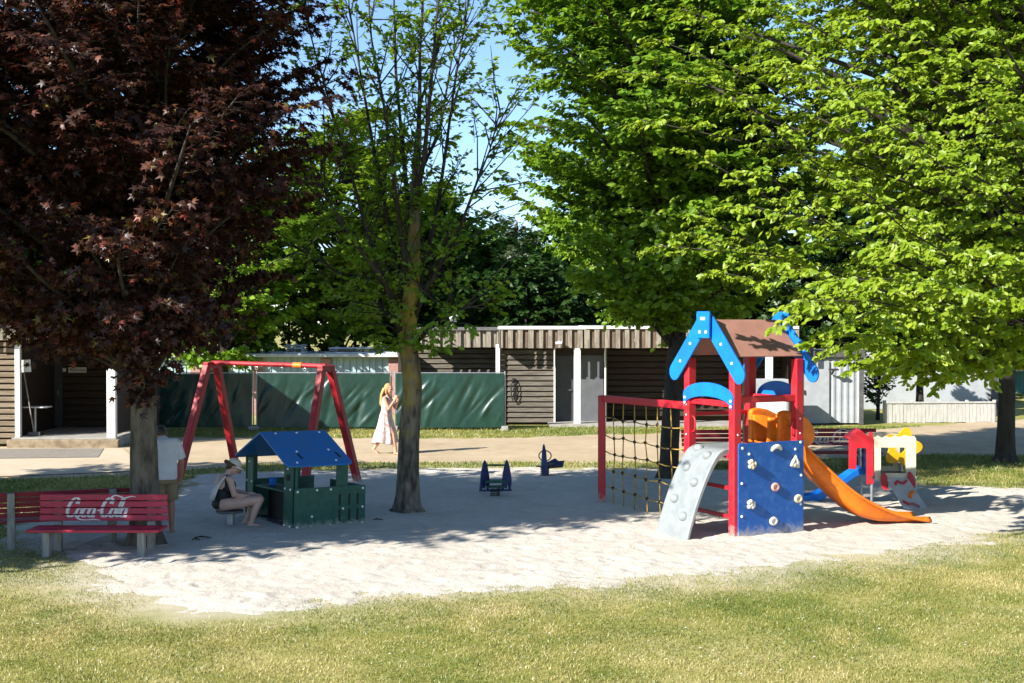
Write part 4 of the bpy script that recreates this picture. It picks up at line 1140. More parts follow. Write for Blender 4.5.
def clip_band(poly, z0, z1):
    def cl(P, f):
        out = []
        for i in range(len(P)):
            A, B = P[i - 1], P[i]; fa, fb = f(A), f(B)
            if (fa >= 0) != (fb >= 0):
                t = fa / (fa - fb); out.append((A[0] + (B[0] - A[0]) * t, A[1] + (B[1] - A[1]) * t))
            if fb >= 0: out.append(B)
        return out
    P = cl(poly, lambda q: q[1] - z0)
    return cl(P, lambda q: z1 - q[1]) if len(P) > 2 else []

def resample(pts, n):
    """Catmull-Rom through the pen points"""
    P = [np.array(p) for p in pts]; P = [2 * P[0] - P[1]] + P + [2 * P[-1] - P[-2]]
    out = []; seg = len(P) - 3
    for i in range(n + 1):
        t = i / n * seg; k = min(int(t), seg - 1); u = t - k
        a, b, c, d = P[k:k + 4]
        out.append(0.5 * (2 * b + (c - a) * u + (2 * a - 5 * b + 4 * c - d) * u * u + (3 * b - a - 3 * c + d) * u ** 3))
    return out

def lettering(parent, cx, cz, width, height, y, bands):
    S, tot = script_strokes()
    k = width / (tot + 0.7); kz = height / 2.5
    m = MB(); lay = 0
    for pts, heavy in S:
        P = resample(pts, max(10, len(pts) * 3))
        P = [(cx + (q[0] - tot / 2 + 0.34 * (q[1] - 0.9)) * k, cz + (q[1] - 0.9) * kz) for q in P]
        n = len(P); Lq, Rq = [], []
        for i in range(n):
            d = np.array(P[min(i + 1, n - 1)]) - np.array(P[max(i - 1, 0)]); d /= max(np.linalg.norm(d), 1e-9)
            wd = (0.0078 + 0.0158 * abs(d[1]) ** 1.2) * heavy * (0.35 + 0.65 * min(1, i / 3, (n - 1 - i) / 3))
            nn = np.array((-d[1], d[0])); Lq.append(np.array(P[i]) + nn * wd); Rq.append(np.array(P[i]) - nn * wd)
        lay += 1
        for i in range(n - 1):
            for (z0, z1) in bands:
                c = clip_band([tuple(Lq[i]), tuple(Lq[i + 1]), tuple(Rq[i + 1]), tuple(Rq[i])], z0, z1)
                if len(c) > 2:
                    try: m.quad([(a, y - 0.0003 * lay, b) for a, b in c])
                    except ValueError: pass
    return m.build("lettering", M['letter'], parent)

def bench(label, loc, rz, L=1.76, paint='bench_red', text=True, nback=4, h=0.80, leg_in=0.24, txt=(0.0, 1.0), group="red slatted benches", ld=0.10):
    b = thing("park_bench", label, "bench", loc, rz, group)
    lean = math.radians(-7)
    # backrest about its own foot at y=0
    z0, z1 = h - 0.375, h
    m = MB(); sl = (z1 - z0) / nback; bands = []
    rr = random.Random(int(loc[0] * 100))
    for i in range(nback):
        zc = (i + 0.5) * sl
        m.box((rr.uniform(-.006, .006), 0, zc), (L, 0.034, sl - 0.014)); bands.append((zc - sl / 2 + 0.010, zc + sl / 2 - 0.010))
    bk = m.build("backrest", M[paint], b, bevel=0.006); bk.location = (0, 0, z0); bk.rotation_euler = (lean, 0, 0)
    if text: lettering(bk, txt[0], 0.185, txt[1], 0.345, -0.0192, bands)
    m = MB()
    for i in range(4):
        m.box((rr.uniform(-.006, .006), -0.10 - 0.118 * i, 0.362 + 0.004 * (i % 2)), (L + 0.02, 0.104, 0.036))
    m.build("seat", M[paint], b, bevel=0.007)
    for s in (-1, 1):
        x = s * (L / 2 - leg_in)
        MB().box((x, -0.42, 0.14), (ld, 0.085, 0.40)).build("leg", M['grey_wood'], b, bevel=0.008)
        lg = MB(); lg.bar((x, 0.045, -0.06), (x, 0.055, z0), ld, 0.075, up=(0, 1, 0)); lg.bar((x, 0.055, z0), (x, 0.055 + math.sin(-lean) * 0.36, z0 + 0.36), ld, 0.06, up=(0, 1, 0)); lg.build("leg", M['grey_wood'], b, bevel=0.008)
        MB().box((x, -0.24, 0.315), (ld * 0.9, 0.46, 0.055)).build("bearer", M['grey_wood'], b, bevel=0.006)
    return b
yb = G(95, 552).y
bench("bright red slatted bench facing the camera with white script on its back", (-5.63, yb, 0), 0.0, txt=(-0.06, 0.98))
bench("darker red slatted bench seen from behind, its grey posts towards the camera", (PX(62, yb + 0.52), yb + 0.50, 0), math.radians(180 + 20), L=2.0, paint='bench_dark', text=False, nback=5, leg_in=0.32)
yd = 22.7 * K
bench("dark red bench with white script half hidden behind the orange slide", (PX(832, yd), yd, 0), 0.0, L=1.95, paint='bench_dark', txt=(0.0, 1.05), h=0.86)
bench("dark red bench seen through the play tower's legs", (PX(727, yd + 0.4), yd + 0.4, 0), math.radians(3), L=2.0, paint='bench_dark', text=False)

# ------------------------------------------------------------------ the play tower
def capsule2d(a, b, r, n=10):
    """outline of a stadium from a to b"""
    a, b = np.array(a, float), np.array(b, float); d = (b - a) / np.linalg.norm(b - a); ang = math.atan2(d[1], d[0])
    P = [b + r * np.array((math.cos(ang + t), math.sin(ang + t))) for t in np.linspace(-math.pi / 2, math.pi / 2, n)]
    P += [a + r * np.array((math.cos(ang + t), math.sin(ang + t))) for t in np.linspace(math.pi / 2, 3 * math.pi / 2, n)]
    return [tuple(p) for p in P]

def caps(pts, n, parent, r=0.022, name="bolt_cap", mat=None):
    """white bolt caps on a panel: points and the outward normal"""
    nv = Vector(n).normalized()
    for p in pts:
        p = Vector(p); MB().tube(p, p + nv * 0.012, r, r * 0.7, n=10).build(name, mat or M['white_cap'], parent)

TX, TY, TRZ = 3.27, G(735, 538).y, math.radians(27)
tower = thing("play_tower", "red posted play tower with blue gable boards, brown roof, climbing wall and orange slide", "play tower", (TX, TY, 0), TRZ)
S = 1.15
TM = Matrix.Translation((TX, TY, 0)) @ Matrix.Rotation(TRZ, 4, 'Z'); TI = TM.inverted()
for (x, y, h) in ((0, 0, 2.62), (S, 0, 2.62), (0, S, 2.62), (S, S, 2.62)):
    MB().box((x, y, h / 2 - 0.1), (0.138, 0.138, h + 0.2)).build("post", M['red'], tower, bevel=0.014)
MB().box((S / 2 - 0.14, S / 2, 1.262), (S - 0.36, S + 0.1, 0.05)).build("platform", M['ramp_grey'], tower, bevel=0.006)
m = MB(); z = 2.03
m.box((S / 2, 0, z), (S - 0.12, 0.07, 0.10)); m.build("rail", M['red'], tower, bevel=0.01)
MB().box((0, S / 2, 1.96), (0.07, S - 0.12, 0.09)).build("rail", M['red'], tower, bevel=0.01)
MB().box((S, S / 2, 2.0), (0.07, S - 0.12, 0.09)).build("rail", M['red'], tower, bevel=0.01)
for z in (0.30, 0.72, 1.19):
    MB().box((0, S / 2, z), (0.06, S - 0.12, 0.055)).build("rail", M['red'], tower, bevel=0.008)
MB().box((S / 2, S, 1.19), (S - 0.12, 0.06, 0.07)).build("rail", M['red'], tower, bevel=0.008)
MB().box((S / 2, S, 1.75), (S - 0.12, 0.06, 0.06)).build("rail", M['red'], tower, bevel=0.008)
# climbing wall
pan = MB().prism([(-0.0, -0.06), (S + 0.055, -0.06), (S + 0.055, 1.375), (S + 0.035, 1.395), (0.02, 1.395), (0.0, 1.375)], (0, -0.078, 0), (1, 0, 0), (0, 0, 1), 0.026).build("climbing_wall", M['wall_blue_dim'], tower, bevel=0.004)
U = lambda qx: (qx - 430) / 310 * (S + 0.055)
Zq = lambda qy: 1.395 - (qy - 220) / 405 * 1.40
caps([(U(a), -0.090, Zq(b)) for a, b in ((447, 241), (478, 267), (698, 257), (724, 228), (445, 390), (727, 372), (445, 530), (725, 497))], (0, -1, 0), pan)
hr = random.Random(3)
for (a, b, mt_, ty) in ((605, 260, 'grip_white', 'arc'), (487, 310, 'grip_tan', 'knob'), (692, 313, 'grip_white', 'horn'), (598, 414, 'grip_pink', 'pocket'), (483, 480, 'grip_white', 'knob'), (709, 472, 'grip_tan', 'pocket'), (590, 560, 'grip_white', 'pocket')):
    m = MB(); x, z = U(a), Zq(b)
    if ty == 'arc':
        m.path([(x + 0.085 * math.cos(t), -0.10 - 0.02 * math.sin(t), z + 0.07 * math.sin(t)) for t in np.linspace(0.2, math.pi - 0.0, 9)], [0.018, 0.026, 0.032, 0.035, 0.036, 0.035, 0.032, 0.026, 0.018], 10)
    elif ty == 'horn':
        m.path([(x + 0.07, -0.1, z - 0.08), (x + 0.045, -0.12, z), (x, -0.12, z + 0.085), (x - 0.03, -0.115, z + 0.01), (x - 0.06, -0.1, z - 0.06)], [0.025, 0.034, 0.03, 0.03, 0.024], 10)
        m.ball((x, -0.105, z - 0.03), (0.05, 0.04, 0.05))
    elif ty == 'pocket':
        m.path([(x + 0.05 * math.cos(t), -0.115, z + 0.042 * math.sin(t)) for t in np.linspace(0, 2 * math.pi, 17)[:-1]], 0.026, 8, closed=True)
        m.ball((x - 0.01, -0.098, z), (0.055, 0.03, 0.05))
    else:
        for k in range(6):
            an = k * 1.05 + hr.random(); m.ball((x + 0.05 * math.cos(an), -0.112 - 0.012 * hr.random(), z + 0.045 * math.sin(an)), (0.033, 0.035, 0.032), rot=(hr.random(), hr.random(), 0))
        m.ball((x, -0.11, z), (0.04, 0.045, 0.04))
    m.build("climbing_hold", M[mt_], tower, smooth=True)
# roof
RZ_, EZ = 3.20, 2.66
m = MB()
sl = math.atan2(RZ_ - EZ, S / 2 + 0.04)
m.quad([(-0.05, -0.04, EZ), (S + 0.06, -0.04, EZ), (S + 0.06, S / 2, RZ_), (-0.05, S / 2, RZ_)])
m.build("roof_panel", M['roof_brown'], tower, solid=0.018)
m = MB(); m.quad([(-0.05, S + 0.04, EZ), (S + 0.06, S + 0.04, EZ), (S + 0.06, S / 2 + 0.004, RZ_), (-0.05, S / 2 + 0.004, RZ_)])
m.build("roof_panel", M['roof_brown'], tower, solid=0.018)
# gable boards: two slanted planks and a plate at the peak, at each end
for x, sg_ in ((-0.095, -1), (S + 0.105, 1)):
    for s in (-1, 1):
        a, b = (S / 2 + s * 0.06, 3.16), (S / 2 + s * 0.80, 2.40)
        lo_ = sg_ * 0.016 * (s + 1) / 2
        g_ = MB().prism(capsule2d(a, b, 0.135), (x + lo_ * 1.9, 0, 0), (0, 1, 0), (0, 0, 1), 0.028).build("gable_board", M['blue'], tower, bevel=0.004)
        dd = (np.array(b) - np.array(a))
        caps([(x + lo_ * 1.9 + sg_ * 0.014, a[0] + dd[0] * t, a[1] + dd[1] * t) for t in (0.42, 0.78)], (sg_, 0, 0), g_, 0.024)
    pl = MB().prism([(S / 2 - 0.155, 2.93), (S / 2 + 0.155, 2.93), (S / 2 + 0.165, 3.29), (S / 2 + 0.15, 3.33), (S / 2 - 0.15, 3.33), (S / 2 - 0.165, 3.29)], (x + sg_ * 0.062, 0, 0), (0, 1, 0), (0, 0, 1), 0.03).build("peak_plate", M['blue'], tower, bevel=0.004)
    caps([(x + sg_ * 0.077, S / 2 - 0.08, 3.02), (x + sg_ * 0.077, S / 2 + 0.08, 3.02), (x + sg_ * 0.077, S / 2 - 0.03, 3.22), (x + sg_ * 0.077, S / 2 + 0.03, 3.22)], (sg_, 0, 0), pl, 0.028)
# arched boards over both openings
def arch_pts(y0, y1, z0, rise, th, n=16):
    W = y1 - y0; c = (y0 + y1) / 2
    up = [(c + W / 2 * math.cos(t) * 1.0, z0 + th * 0.55 + rise * math.sin(t)) for t in np.linspace(0.0, math.pi, n)]
    lo = [(c + (W / 2 - 0.02) * math.cos(t), z0 - th * 0.5 + (rise - 0.03) * math.sin(t)) for t in np.linspace(math.pi, 0, n)]
    return up + lo
ar = MB().prism(arch_pts(-0.06, S + 0.06, 1.96, 0.21, 0.17), (-0.078, 0, 0), (0, 1, 0), (0, 0, 1), 0.028).build("arch_board", M['blue'], tower, bevel=0.004)
caps([(-0.092, -0.01, 1.93), (-0.092, -0.01, 2.01), (-0.092, S + 0.01, 1.93), (-0.092, S + 0.01, 2.01)], (-1, 0, 0), ar, 0.024)
cy = S / 2
half = [(cy + 0.50 * math.cos(t), 2.02 + 0.24 * math.sin(t)) for t in np.linspace(0, math.pi, 18)]
ar = MB().prism(half, (S + 0.084, 0, 0), (0, 1, 0), (0, 0, 1), 0.028).build("arch_board", M['blue'], tower, bevel=0.004)
# hand grips
def grip(x, y, z0, dirv):
    d = Vector(dirv)
    MB().path([Vector((x, y, z0)) + d * a + Vector((0, 0, b)) for a, b in ((0.0, 0), (0.05, 0.01), (0.075, 0.05), (0.08, 0.12), (0.075, 0.19), (0.05, 0.23), (0.0, 0.24))], 0.014, 8).build("hand_grip", M['red'], tower, smooth=True)
grip(-0.005, S - 0.06, 1.48, (0.1, -1, 0)); grip(-0.005, 0.06, 1.48, (0.1, 1, 0)); grip(S - 0.06, -0.03, 1.46, (-1, -0.2, 0)); grip(S, S - 0.06, 1.46, (0, -1, 0))
pc = [(-0.062, S, 1.44), (-0.062, S, 1.74), (-0.062, S, 1.9)]
caps(pc, (-1, 0, 0), tower, 0.018); caps([(S, -0.062, 1.5), (S, -0.062, 1.72), (0.0, -0.062, 1.52)], (0, -1, 0), tower, 0.018)
# curved climbing ramp
prof = [(0.03, 1.28), (-0.08, 1.265), (-0.18, 1.20), (-0.30, 1.03), (-0.42, 0.80), (-0.53, 0.55), (-0.63, 0.28), (-0.74, -0.08)]
prof = [tuple(p) for p in resample(prof, 26)]
y0, y1 = S / 2 - 0.40, S / 2 + 0.40
m = MB()
m.grid([[(x, y0, z - 0.075), (x, y0, z + 0.0), (x, y0 + 0.03, z + 0.012), (x, y0 + 0.09, z), (x, S / 2, z), (x, y1 - 0.09, z), (x, y1 - 0.03, z + 0.012), (x, y1, z + 0.0), (x, y1, z - 0.075)] for x, z in prof])
rp = m.build("climbing_ramp", M['ramp_grey'], tower, solid=0.022)
for k, (t, yy) in enumerate(((0.20, 0.17), (0.31, -0.17), (0.47, 0.17), (0.60, -0.17), (0.76, 0.17), (0.87, -0.17))):
    i = int(t * (len(prof) - 1)); px_, pz_ = prof[i]; qx, qz = prof[i + 1]
    an = math.atan2(qz - pz_, qx - px_)
    MB().ball((px_, S / 2 + yy, pz_), (0.075, 0.095, 0.075), seg=16, rot=(0, -an - math.pi, 0)).build("foot_bump", M['ramp_grey'], rp, smooth=True)
# orange slide
sp = [(-0.02, 1.315), (0.18, 1.30), (0.36, 1.22), (0.62, 0.98), (0.95, 0.67), (1.28, 0.38), (1.55, 0.19), (1.80, 0.105), (2.1, 0.08), (2.40, 0.07), (2.70, 0.06)]
sp = [tuple(p) for p in resample(sp, 40)]
def wall_h(s):
    return 0.07 + 0.21 * float(sstep(2.45, 1.5, s)) + 0.12 * float(sstep(0.6, 0.3, s)) + 0.0 * s
rows = []
wd = 0.27
for s, z in sp:
    h = wall_h(s); e = 0.06 * float(sstep(2.3, 2.7, s)); ww = wd + 0.02
    hh = h - e * 0.7
    rows.append([(s, -ww - 0.035, z + hh - 0.035), (s, -ww - 0.02, z + hh), (s, -ww, z + hh), (s, -wd + 0.0, z + 0.06), (s, -wd + 0.06, z), (s, 0, z - 0.006), (s, wd - 0.06, z), (s, wd, z + 0.06), (s, ww, z + hh), (s, ww + 0.02, z + hh), (s, ww + 0.035, z + hh - 0.035)])
m = MB(); m.grid(rows)
slide = m.build("slide", M['orange'], tower, smooth=False, solid=0.026)
slide.data.polygons.foreach_set("use_smooth", [True] * len(slide.data.polygons))
slide.location = (S - 0.24, S / 2 - 0.02, 0); slide.rotation_euler = (0, 0, math.radians(-15))
# entrance cheeks of the slide, two rounded upright boards
for s in (-1, 1):
    o_ = [(-0.16, 1.29), (0.20, 1.24), (0.46, 1.27), (0.55, 1.38), (0.53, 1.54), (0.40, 1.70), (0.16, 1.80), (-0.02, 1.83), (-0.13, 1.81), (-0.16, 1.76)]
    ck = MB().prism(o_, (S - 0.04, S / 2 - 0.01 + s * 0.34, 0), (1, 0, 0), (0, 0, 1), 0.10).build("slide_cheek", M['orange'], tower, bevel=0.03)
# net: own post and beam, ropes with knots
pw = Vector((PX(602, G(602, 503).y), G(602, 503).y, 0)); pt = TM @ Vector((0, S, 0))
p0, p1 = TI @ pw, Vector((0, S, 0))
MB().box((p0.x, p0.y, 0.89), (0.13, 0.13, 1.98), (0, 0, -0.6)).build("net_post", M['red'], tower, bevel=0.014)
MB().bar((p0.x, p0.y, 1.83), (p1.x - 0.05, p1.y + 0.02, 1.88), 0.075, 0.12, up=(0, 0, 1)).build("net_beam", M['red'], tower, bevel=0.012)
NP = lambda t, z, out=0.0: p0.lerp(p1, t) + Vector((0, 0, z)) + Vector((-0.35, -0.9, 0)) * out
ropes, knots = MB(), MB()
nr = random.Random(8)
ts = [0.15, 0.27, 0.40, 0.53, 0.66, 0.80]
zs_ = [1.50, 1.18, 0.90, 0.60, 0.30]
off = {}
for i, t in enumerate(ts):
    pts = [NP(t, 1.78 + 0.05 * t)]
    for j, z in enumerate(zs_):
        if i < 3 and j == 5: break
        bulge = 0.10 * max(0, i - 2) * (j / 4) ** 1.2
        p = NP(t + nr.uniform(-.012, .012), z + nr.uniform(-.02, .02), bulge + nr.uniform(-.012, .012)); off[(i, j)] = p; pts.append(p)
        knots.ball(p, 0.030, 8)
    pts.append(NP(t + 0.005, -0.03, 0.13 * max(0, i - 2)))
    if i < 3: pts[-1] = NP(t, 0.02, 0.0)
    ropes.path([tuple(p) for p in pts], 0.0105, 6)
for j, z in enumerate(zs_):
    pts = [NP(0.045, z + 0.02)] + [off[(i, j)] for i in range(6)] + [NP(0.955, z + 0.04 - 0.02 * j)]
    q = []
    for a_, b_ in zip(pts[:-1], pts[1:]):
        q += [tuple(a_), tuple((a_ + b_) / 2 - Vector((0, 0, 0.012)))]
    q.append(tuple(pts[-1])); ropes.path(q, 0.0105, 6)
rn = ropes.build("rope_net", M['rope'], tower, smooth=True)
knots.build("knots", M['knot'], rn, smooth=True)

pl_ = MB(); pl_.path([(0, 0, -0.1), (0.01, 0, 0.8), (-0.01, 0, 1.6), (0, 0, 2.5)], [0.055, 0.05, 0.045, 0.04], 9)
o = pl_.build("wooden_pole", M['pale_wood'], smooth=True); o.location = (PX(745, 26), 26, 0)
tag(o, "slim pale wooden pole standing behind the play tower", "pole")

# ------------------------------------------------------------------ red swing frame
sa = Vector((PX(212, 25.9), 25.9, 2.30)); sb = Vector((PX(326, 24.8), 24.8, 2.27))
dv_ = (sb - sa); dv_.z = 0; dv_.normalize(); pv = Vector((dv_.y, -dv_.x, 0))
swing = thing("swing_frame", "red swing frame of leaning leg pairs and a bare top bar behind the playhouse", "swing frame", ((sa.x + sb.x) / 2, (sa.y + sb.y) / 2, 0))
o0 = Vector(swing.location)
for e in (sa, sb):
    for s in (1, -1):
        q = e + pv * (1.0 * s) - dv_ * (0.12 if e is sa else -0.12); q.z = -0.1
        t_ = e + pv * (0.14 * s); t_.z = e.z + 0.03
        MB().bar(t_ - o0, q - o0, 0.135, 0.135, up=tuple(dv_)).build("leg", M['swing_red'], swing, bevel=0.014)
    MB().bar(e + pv * 0.22 - o0, e - pv * 0.22 - o0, 0.13, 0.13).build("leg_head", M['swing_red'], swing, bevel=0.012)
MB().tube(sa - o0 + Vector((0, 0, 0.05)), sb - o0 + Vector((0, 0, 0.05)), 0.045, n=16).build("top_bar", M['swing_red'], swing)
q = sa.lerp(sb, 0.76) - o0 + Vector((0, 0, 0.05))
MB().tube(q - dv_ * 0.10, q + dv_ * 0.10, 0.056, n=16).build("sleeve", M['orange'], swing)
for t in (0.2, 0.4, 0.62, 0.82):
    q = sa.lerp(sb, t) - o0
    MB().path([q + Vector((0, 0, 0.0)) + dv_ * (0.03 * math.cos(a)) + Vector((0, 0, -0.03 + 0.03 * math.sin(a))) for a in np.linspace(0, 2 * math.pi, 11)[:-1]], 0.008, 6, closed=True).build("hanger", M['steel'], swing)

# ------------------------------------------------------------------ toddler playhouse
yh = G(294, 531).y
HR = math.radians(37)
house = thing("playhouse", "small dark green playhouse with a blue pitched roof in the shaded sand", "playhouse", (PX(293, yh), yh, 0), HR)
house.rotation_euler = (0, math.radians(1.4), HR)
LX, LD, XR = 1.24, 1.64, 0.86
g = M['green']
fp = MB().prism([(0.02, -0.05), (LX - 0.02, -0.05), (LX, -0.03), (LX, 0.62), (LX - 0.02, 0.64), (0.02, 0.64), (0.0, 0.62), (0, -0.03)], (0, 0, 0), (1, 0, 0), (0, 0, 1), 0.03).build("front_panel", g, house, bevel=0.004)
caps([(x, -0.015, z) for x, z in ((0.05, 0.59), (0.38, 0.6), (0.62, 0.6), (1.19, 0.59), (0.05, 0.05), (0.3, 0.2), (0.62, 0.05), (0.98, 0.05), (1.19, 0.05), (0.84, 0.29), (1.19, 0.3))], (0, -1, 0), fp, 0.02)
m = MB()
for x in (0.78, 0.95, 1.1):
    for z0, z1 in ((0.10, 0.28), (0.34, 0.52)): m.box((x, -0.0165, (z0 + z1) / 2), (0.035, 0.006, z1 - z0))
m.build("slots", M['rubber'], fp)
MB().box((LX - 0.015, 0.55, 0.30), (0.028, 1.06, 0.66)).build("end_panel", g, house, bevel=0.004)
MB().box((0.62, LD, 0.30), (LX - 0.04, 0.028, 0.66)).build("back_panel", g, house, bevel=0.004)
# gable side: jambs, low counter
for y, h, w in ((0.16, 1.02, 0.26), (LD - 0.15, 1.02, 0.26)):
    j = MB().box((-0.016, y, h / 2 - 0.02), (0.03, w, h)).build("jamb", g, house, bevel=0.004)
    caps([(-0.031, y - 0.09, 0.62), (-0.031, y + 0.09, 0.62), (-0.031, y - 0.09, 0.06), (-0.031, y + 0.09, 0.06), (-0.031, y, 0.93)], (-1, 0, 0), j, 0.02)
MB().tube((-0.031, 0.15, 0.80), (-0.045, 0.15, 0.80), 0.05, n=16).build("dial", M['rubber'], house)
for x, y in ((0.025, 0.05), (XR - 0.05, 0.035), (0.025, LD - 0.05), (XR - 0.05, LD - 0.035)):
    MB().box((x + 0.03, y, 0.5), (0.2 if y > 1 or x > 0.3 else 0.05, 0.03, 1.04)).build("post", g, house, bevel=0.004)
MB().box((0.2, LD / 2, 0.56), (0.40, LD - 0.62, 0.028)).build("counter", g, house, bevel=0.004)
MB().box((0.28, LD / 2, 0.26), (0.028, LD - 0.5, 0.56)).build("counter_front", M['rubber'], house, bevel=0.004)
MB().box((0.5, LD / 2, 0.03), (1.0, LD - 0.1, 0.03)).build("floor_board", M['container_dark'], house)
ez, rz_ = 0.985, 1.44
a0 = math.atan2(rz_ - ez, LD / 2 + 0.12); ln = math.hypot(rz_ - ez, LD / 2 + 0.12)
xa, xb = -0.19, XR + 0.10
rc = 0.09
out = [(xa, ln), (xa, rc), (xa + rc * 0.3, rc * 0.3), (xa + rc, 0), (xb - rc, 0), (xb - rc * 0.3, rc * 0.3), (xb, rc), (xb, ln)]
rf = MB().prism(out, (0, -0.12, ez), (1, 0, 0), (0, math.cos(a0), math.sin(a0)), 0.024).build("roof_panel", M['roof_blue'], house, bevel=0.004)
nrm = Vector((0, -math.sin(a0), math.cos(a0)))
R_ = lambda x, s: Vector((x, -0.12 + s * math.cos(a0), ez + s * math.sin(a0)))
caps([R_(x, s) + nrm * 0.012 for x, s in ((0.02, 0.10), (0.7, 0.12), (0.05, ln - 0.06), (0.42, ln - 0.06), (0.82, ln - 0.06), (0.16, 0.42), (0.72, 0.44))], nrm, rf, 0.021)
m = MB()
for x in (0.14, 0.80):
    m.bar(R_(x, 0.36) + nrm * 0.014, R_(x + 0.02, 0.2) + nrm * 0.014, 0.03, 0.006, up=tuple(nrm))
m.build("slots", M['rubber'], rf)
MB().prism(out, (0, LD + 0.12, ez), (1, 0, 0), (0, -math.cos(a0), math.sin(a0)), 0.024).build("roof_panel", M['roof_blue'], house, bevel=0.004)
cup = MB().tube((0, 0, 0), (0, 0, 0.12), 0.05, 0.062, n=18)
cu = cup.build("plastic_cup", M['blue'], bevel=0.004)
cu.location = house.matrix_basis @ Vector((0.2, LD / 2 + 0.3, 0.576)); tag(cu, "small blue plastic cup on the playhouse counter", "cup")

# ------------------------------------------------------------------ small toddler climbing unit at right
yt = G(882, 507, -0.12).y
sc_ = F_PX / yt
unit_ = thing("toddler_climber", "low colourful climbing unit with red gable, cream window panel and yellow flower", "climbing unit", (PX(880, yt), yt, -0.12), math.radians(0))
q = lambda px, py: ((px - 880) / sc_, (507 - py) / sc_)
def plate(name, pts, y, mat, th=0.022, hole=None, bev=0.003, par=None):
    return MB().prism([q(*p) for p in pts], (0, y, 0), (1, 0, 0), (0, 0, 1), th, [q(*p) for p in hole] if hole else None).build(name, mat, par or unit_, bevel=bev)
gb = plate("gable_panel", [(847.5, 438.5), (859, 429), (866.5, 435), (868, 431), (871, 431), (871.5, 437), (874, 441), (872, 446), (872.5, 483), (865.5, 483.5), (865, 447.5), (855.5, 447), (855, 468), (847.5, 468)], -0.12, M['red'])
m = MB(); zt_ = q(0, 437)[1]
m.grid([[(q(a, 0)[0], y, q(0, b)[1]) for y in (-0.10, 0.30)] for a, b in ((847.8, 438.6), (859, 429.4), (866, 435.2), (873.4, 441))])
m.build("little_roof", M['red'], unit_, solid=0.02)
cw = plate("window_panel", [(872.5, 436.5), (876, 434.5), (880, 437), (884, 434.8), (888, 436.5), (893, 434.5), (898, 436), (903, 434), (908, 435.5), (912, 434.8), (914, 437.5), (914, 474), (911, 478), (873, 478)], -0.15, M['cream'], 0.022,
           [(879, 446.5), (904, 446.5), (904, 472), (879, 472)])
plate("window_panel", [(873, 436.5), (893, 435.0), (914, 437.5), (914, 476), (873, 476)], 0.64, M['cream'], 0.022, [(884, 448), (904, 448), (904, 470), (884, 470)])
cx, cz = q(910, 450)
fl = []
for k in range(60):
    a = k / 60 * 2 * math.pi; rr_ = 0.32 + 0.06 * math.cos(5 * a - 0.3)
    fl.append((cx + rr_ * math.cos(a), cz + rr_ * math.sin(a)))
hole = [(cx - 0.04 + 0.09 * math.cos(-t), cz + 0.09 * math.sin(-t)) for t in np.linspace(0, 2 * math.pi, 19)[:-1]]
MB().prism(fl, (0, 0.34, 0), (1, 0.12, 0), (0, 0, 1), 0.024, hole).build("flower_panel", M['yellow'], unit_, bevel=0.003)
MB().box((q(892, 0)[0], 0.24, 0.545), (0.76, 0.80, 0.04)).build("platform", M['dark_steel'], unit_, bevel=0.005)
for px, y in ((871, -0.10), (912, -0.10), (871, 0.60), (912, 0.60)):
    MB().tube((q(px, 0)[0], y, -0.1), (q(px, 0)[0], y, 1.15), 0.026, n=12).build("post", M['steel'], unit_)
MB().prism([(-0.09, 0), (0.62, 0), (0.62, 0.4), (-0.09, 0.4)], (-0.13, 0.25, 0.60), (0, 1, 0), (0, 0, 1), 0.02).build("side_panel", M['navy'], unit_, bevel=0.003)
# ramp towards the camera
ra, rb = Vector((q(884, 0)[0], -0.19, 0.53)), Vector((q(905, 0)[0], -0.19, 0.53))
fa, fb = Vector((q(895.5, 0)[0], -0.72, -0.02)), Vector((q(919, 0)[0], -0.72, -0.02))
rm_ = MB(); rm_.quad([ra, rb, fb, fa]); ramp = rm_.build("ramp", M['ramp_pale'], unit_, solid=0.022)
rn_ = (rb - ra).cross(fa - ra).normalized()
if rn_.y > 0: rn_ = -rn_
RP = lambda u, v: ra.lerp(rb, u).lerp(fa.lerp(fb, u), v) + rn_ * 0.02
def squiggle(pts, mat, r=0.02):
    P = resample([tuple(RP(u, v)) for u, v in pts], 14)
    MB().path([tuple(p) for p in P], r, 8).build("foot_grip", mat, unit_, smooth=True)
squiggle([(0.22, 0.2), (0.4, 0.1), (0.6, 0.16), (0.85, 0.08)], M['red'], 0.022)
squiggle([(0.12, 0.66), (0.3, 0.74), (0.48, 0.74), (0.68, 0.82)], M['red'], 0.024)
squiggle([(0.52, 0.56), (0.66, 0.46), (0.82, 0.4)], M['orange'], 0.036)
for pts in ([(879, 472), (882, 471), (884.5, 475), (885.5, 483), (885, 488), (882, 488.5), (879, 485), (878, 478)], [(905.5, 471), (907.5, 470), (910.5, 474), (912.5, 482), (912, 487), (910, 487), (907, 482), (905, 476)]):
    plate("side_grip", pts, -0.20, M['red'], 0.028)
# small blue slide to the left
m = MB()
bl = [(0.0, 0.56), (-0.12, 0.55), (-0.35, 0.40), (-0.62, 0.22), (-0.85, 0.09), (-1.08, 0.05)]
bl = [tuple(p) for p in resample(bl, 18)]
m.grid([[(x, 0.0, z + 0.13), (x, 0.02, z + 0.02), (x, 0.05, z), (x, 0.35, z), (x, 0.38, z + 0.02), (x, 0.40, z + 0.13)] for x, z in bl])
bs = m.build("small_slide", M['blue'], unit_, solid=0.022); bs.location = (q(867, 0)[0], 0.05, 0)
r_ = MB(); x = q(918.5, 0)[0]; r_.path([(x, 0.1, -0.05), (x, 0.1, 0.52), (x - 0.04, 0.12, 0.57), (x - 0.15, 0.2, 0.57)], 0.016, 8)
r_.build("hand_rail", M['steel'], unit_, smooth=True)

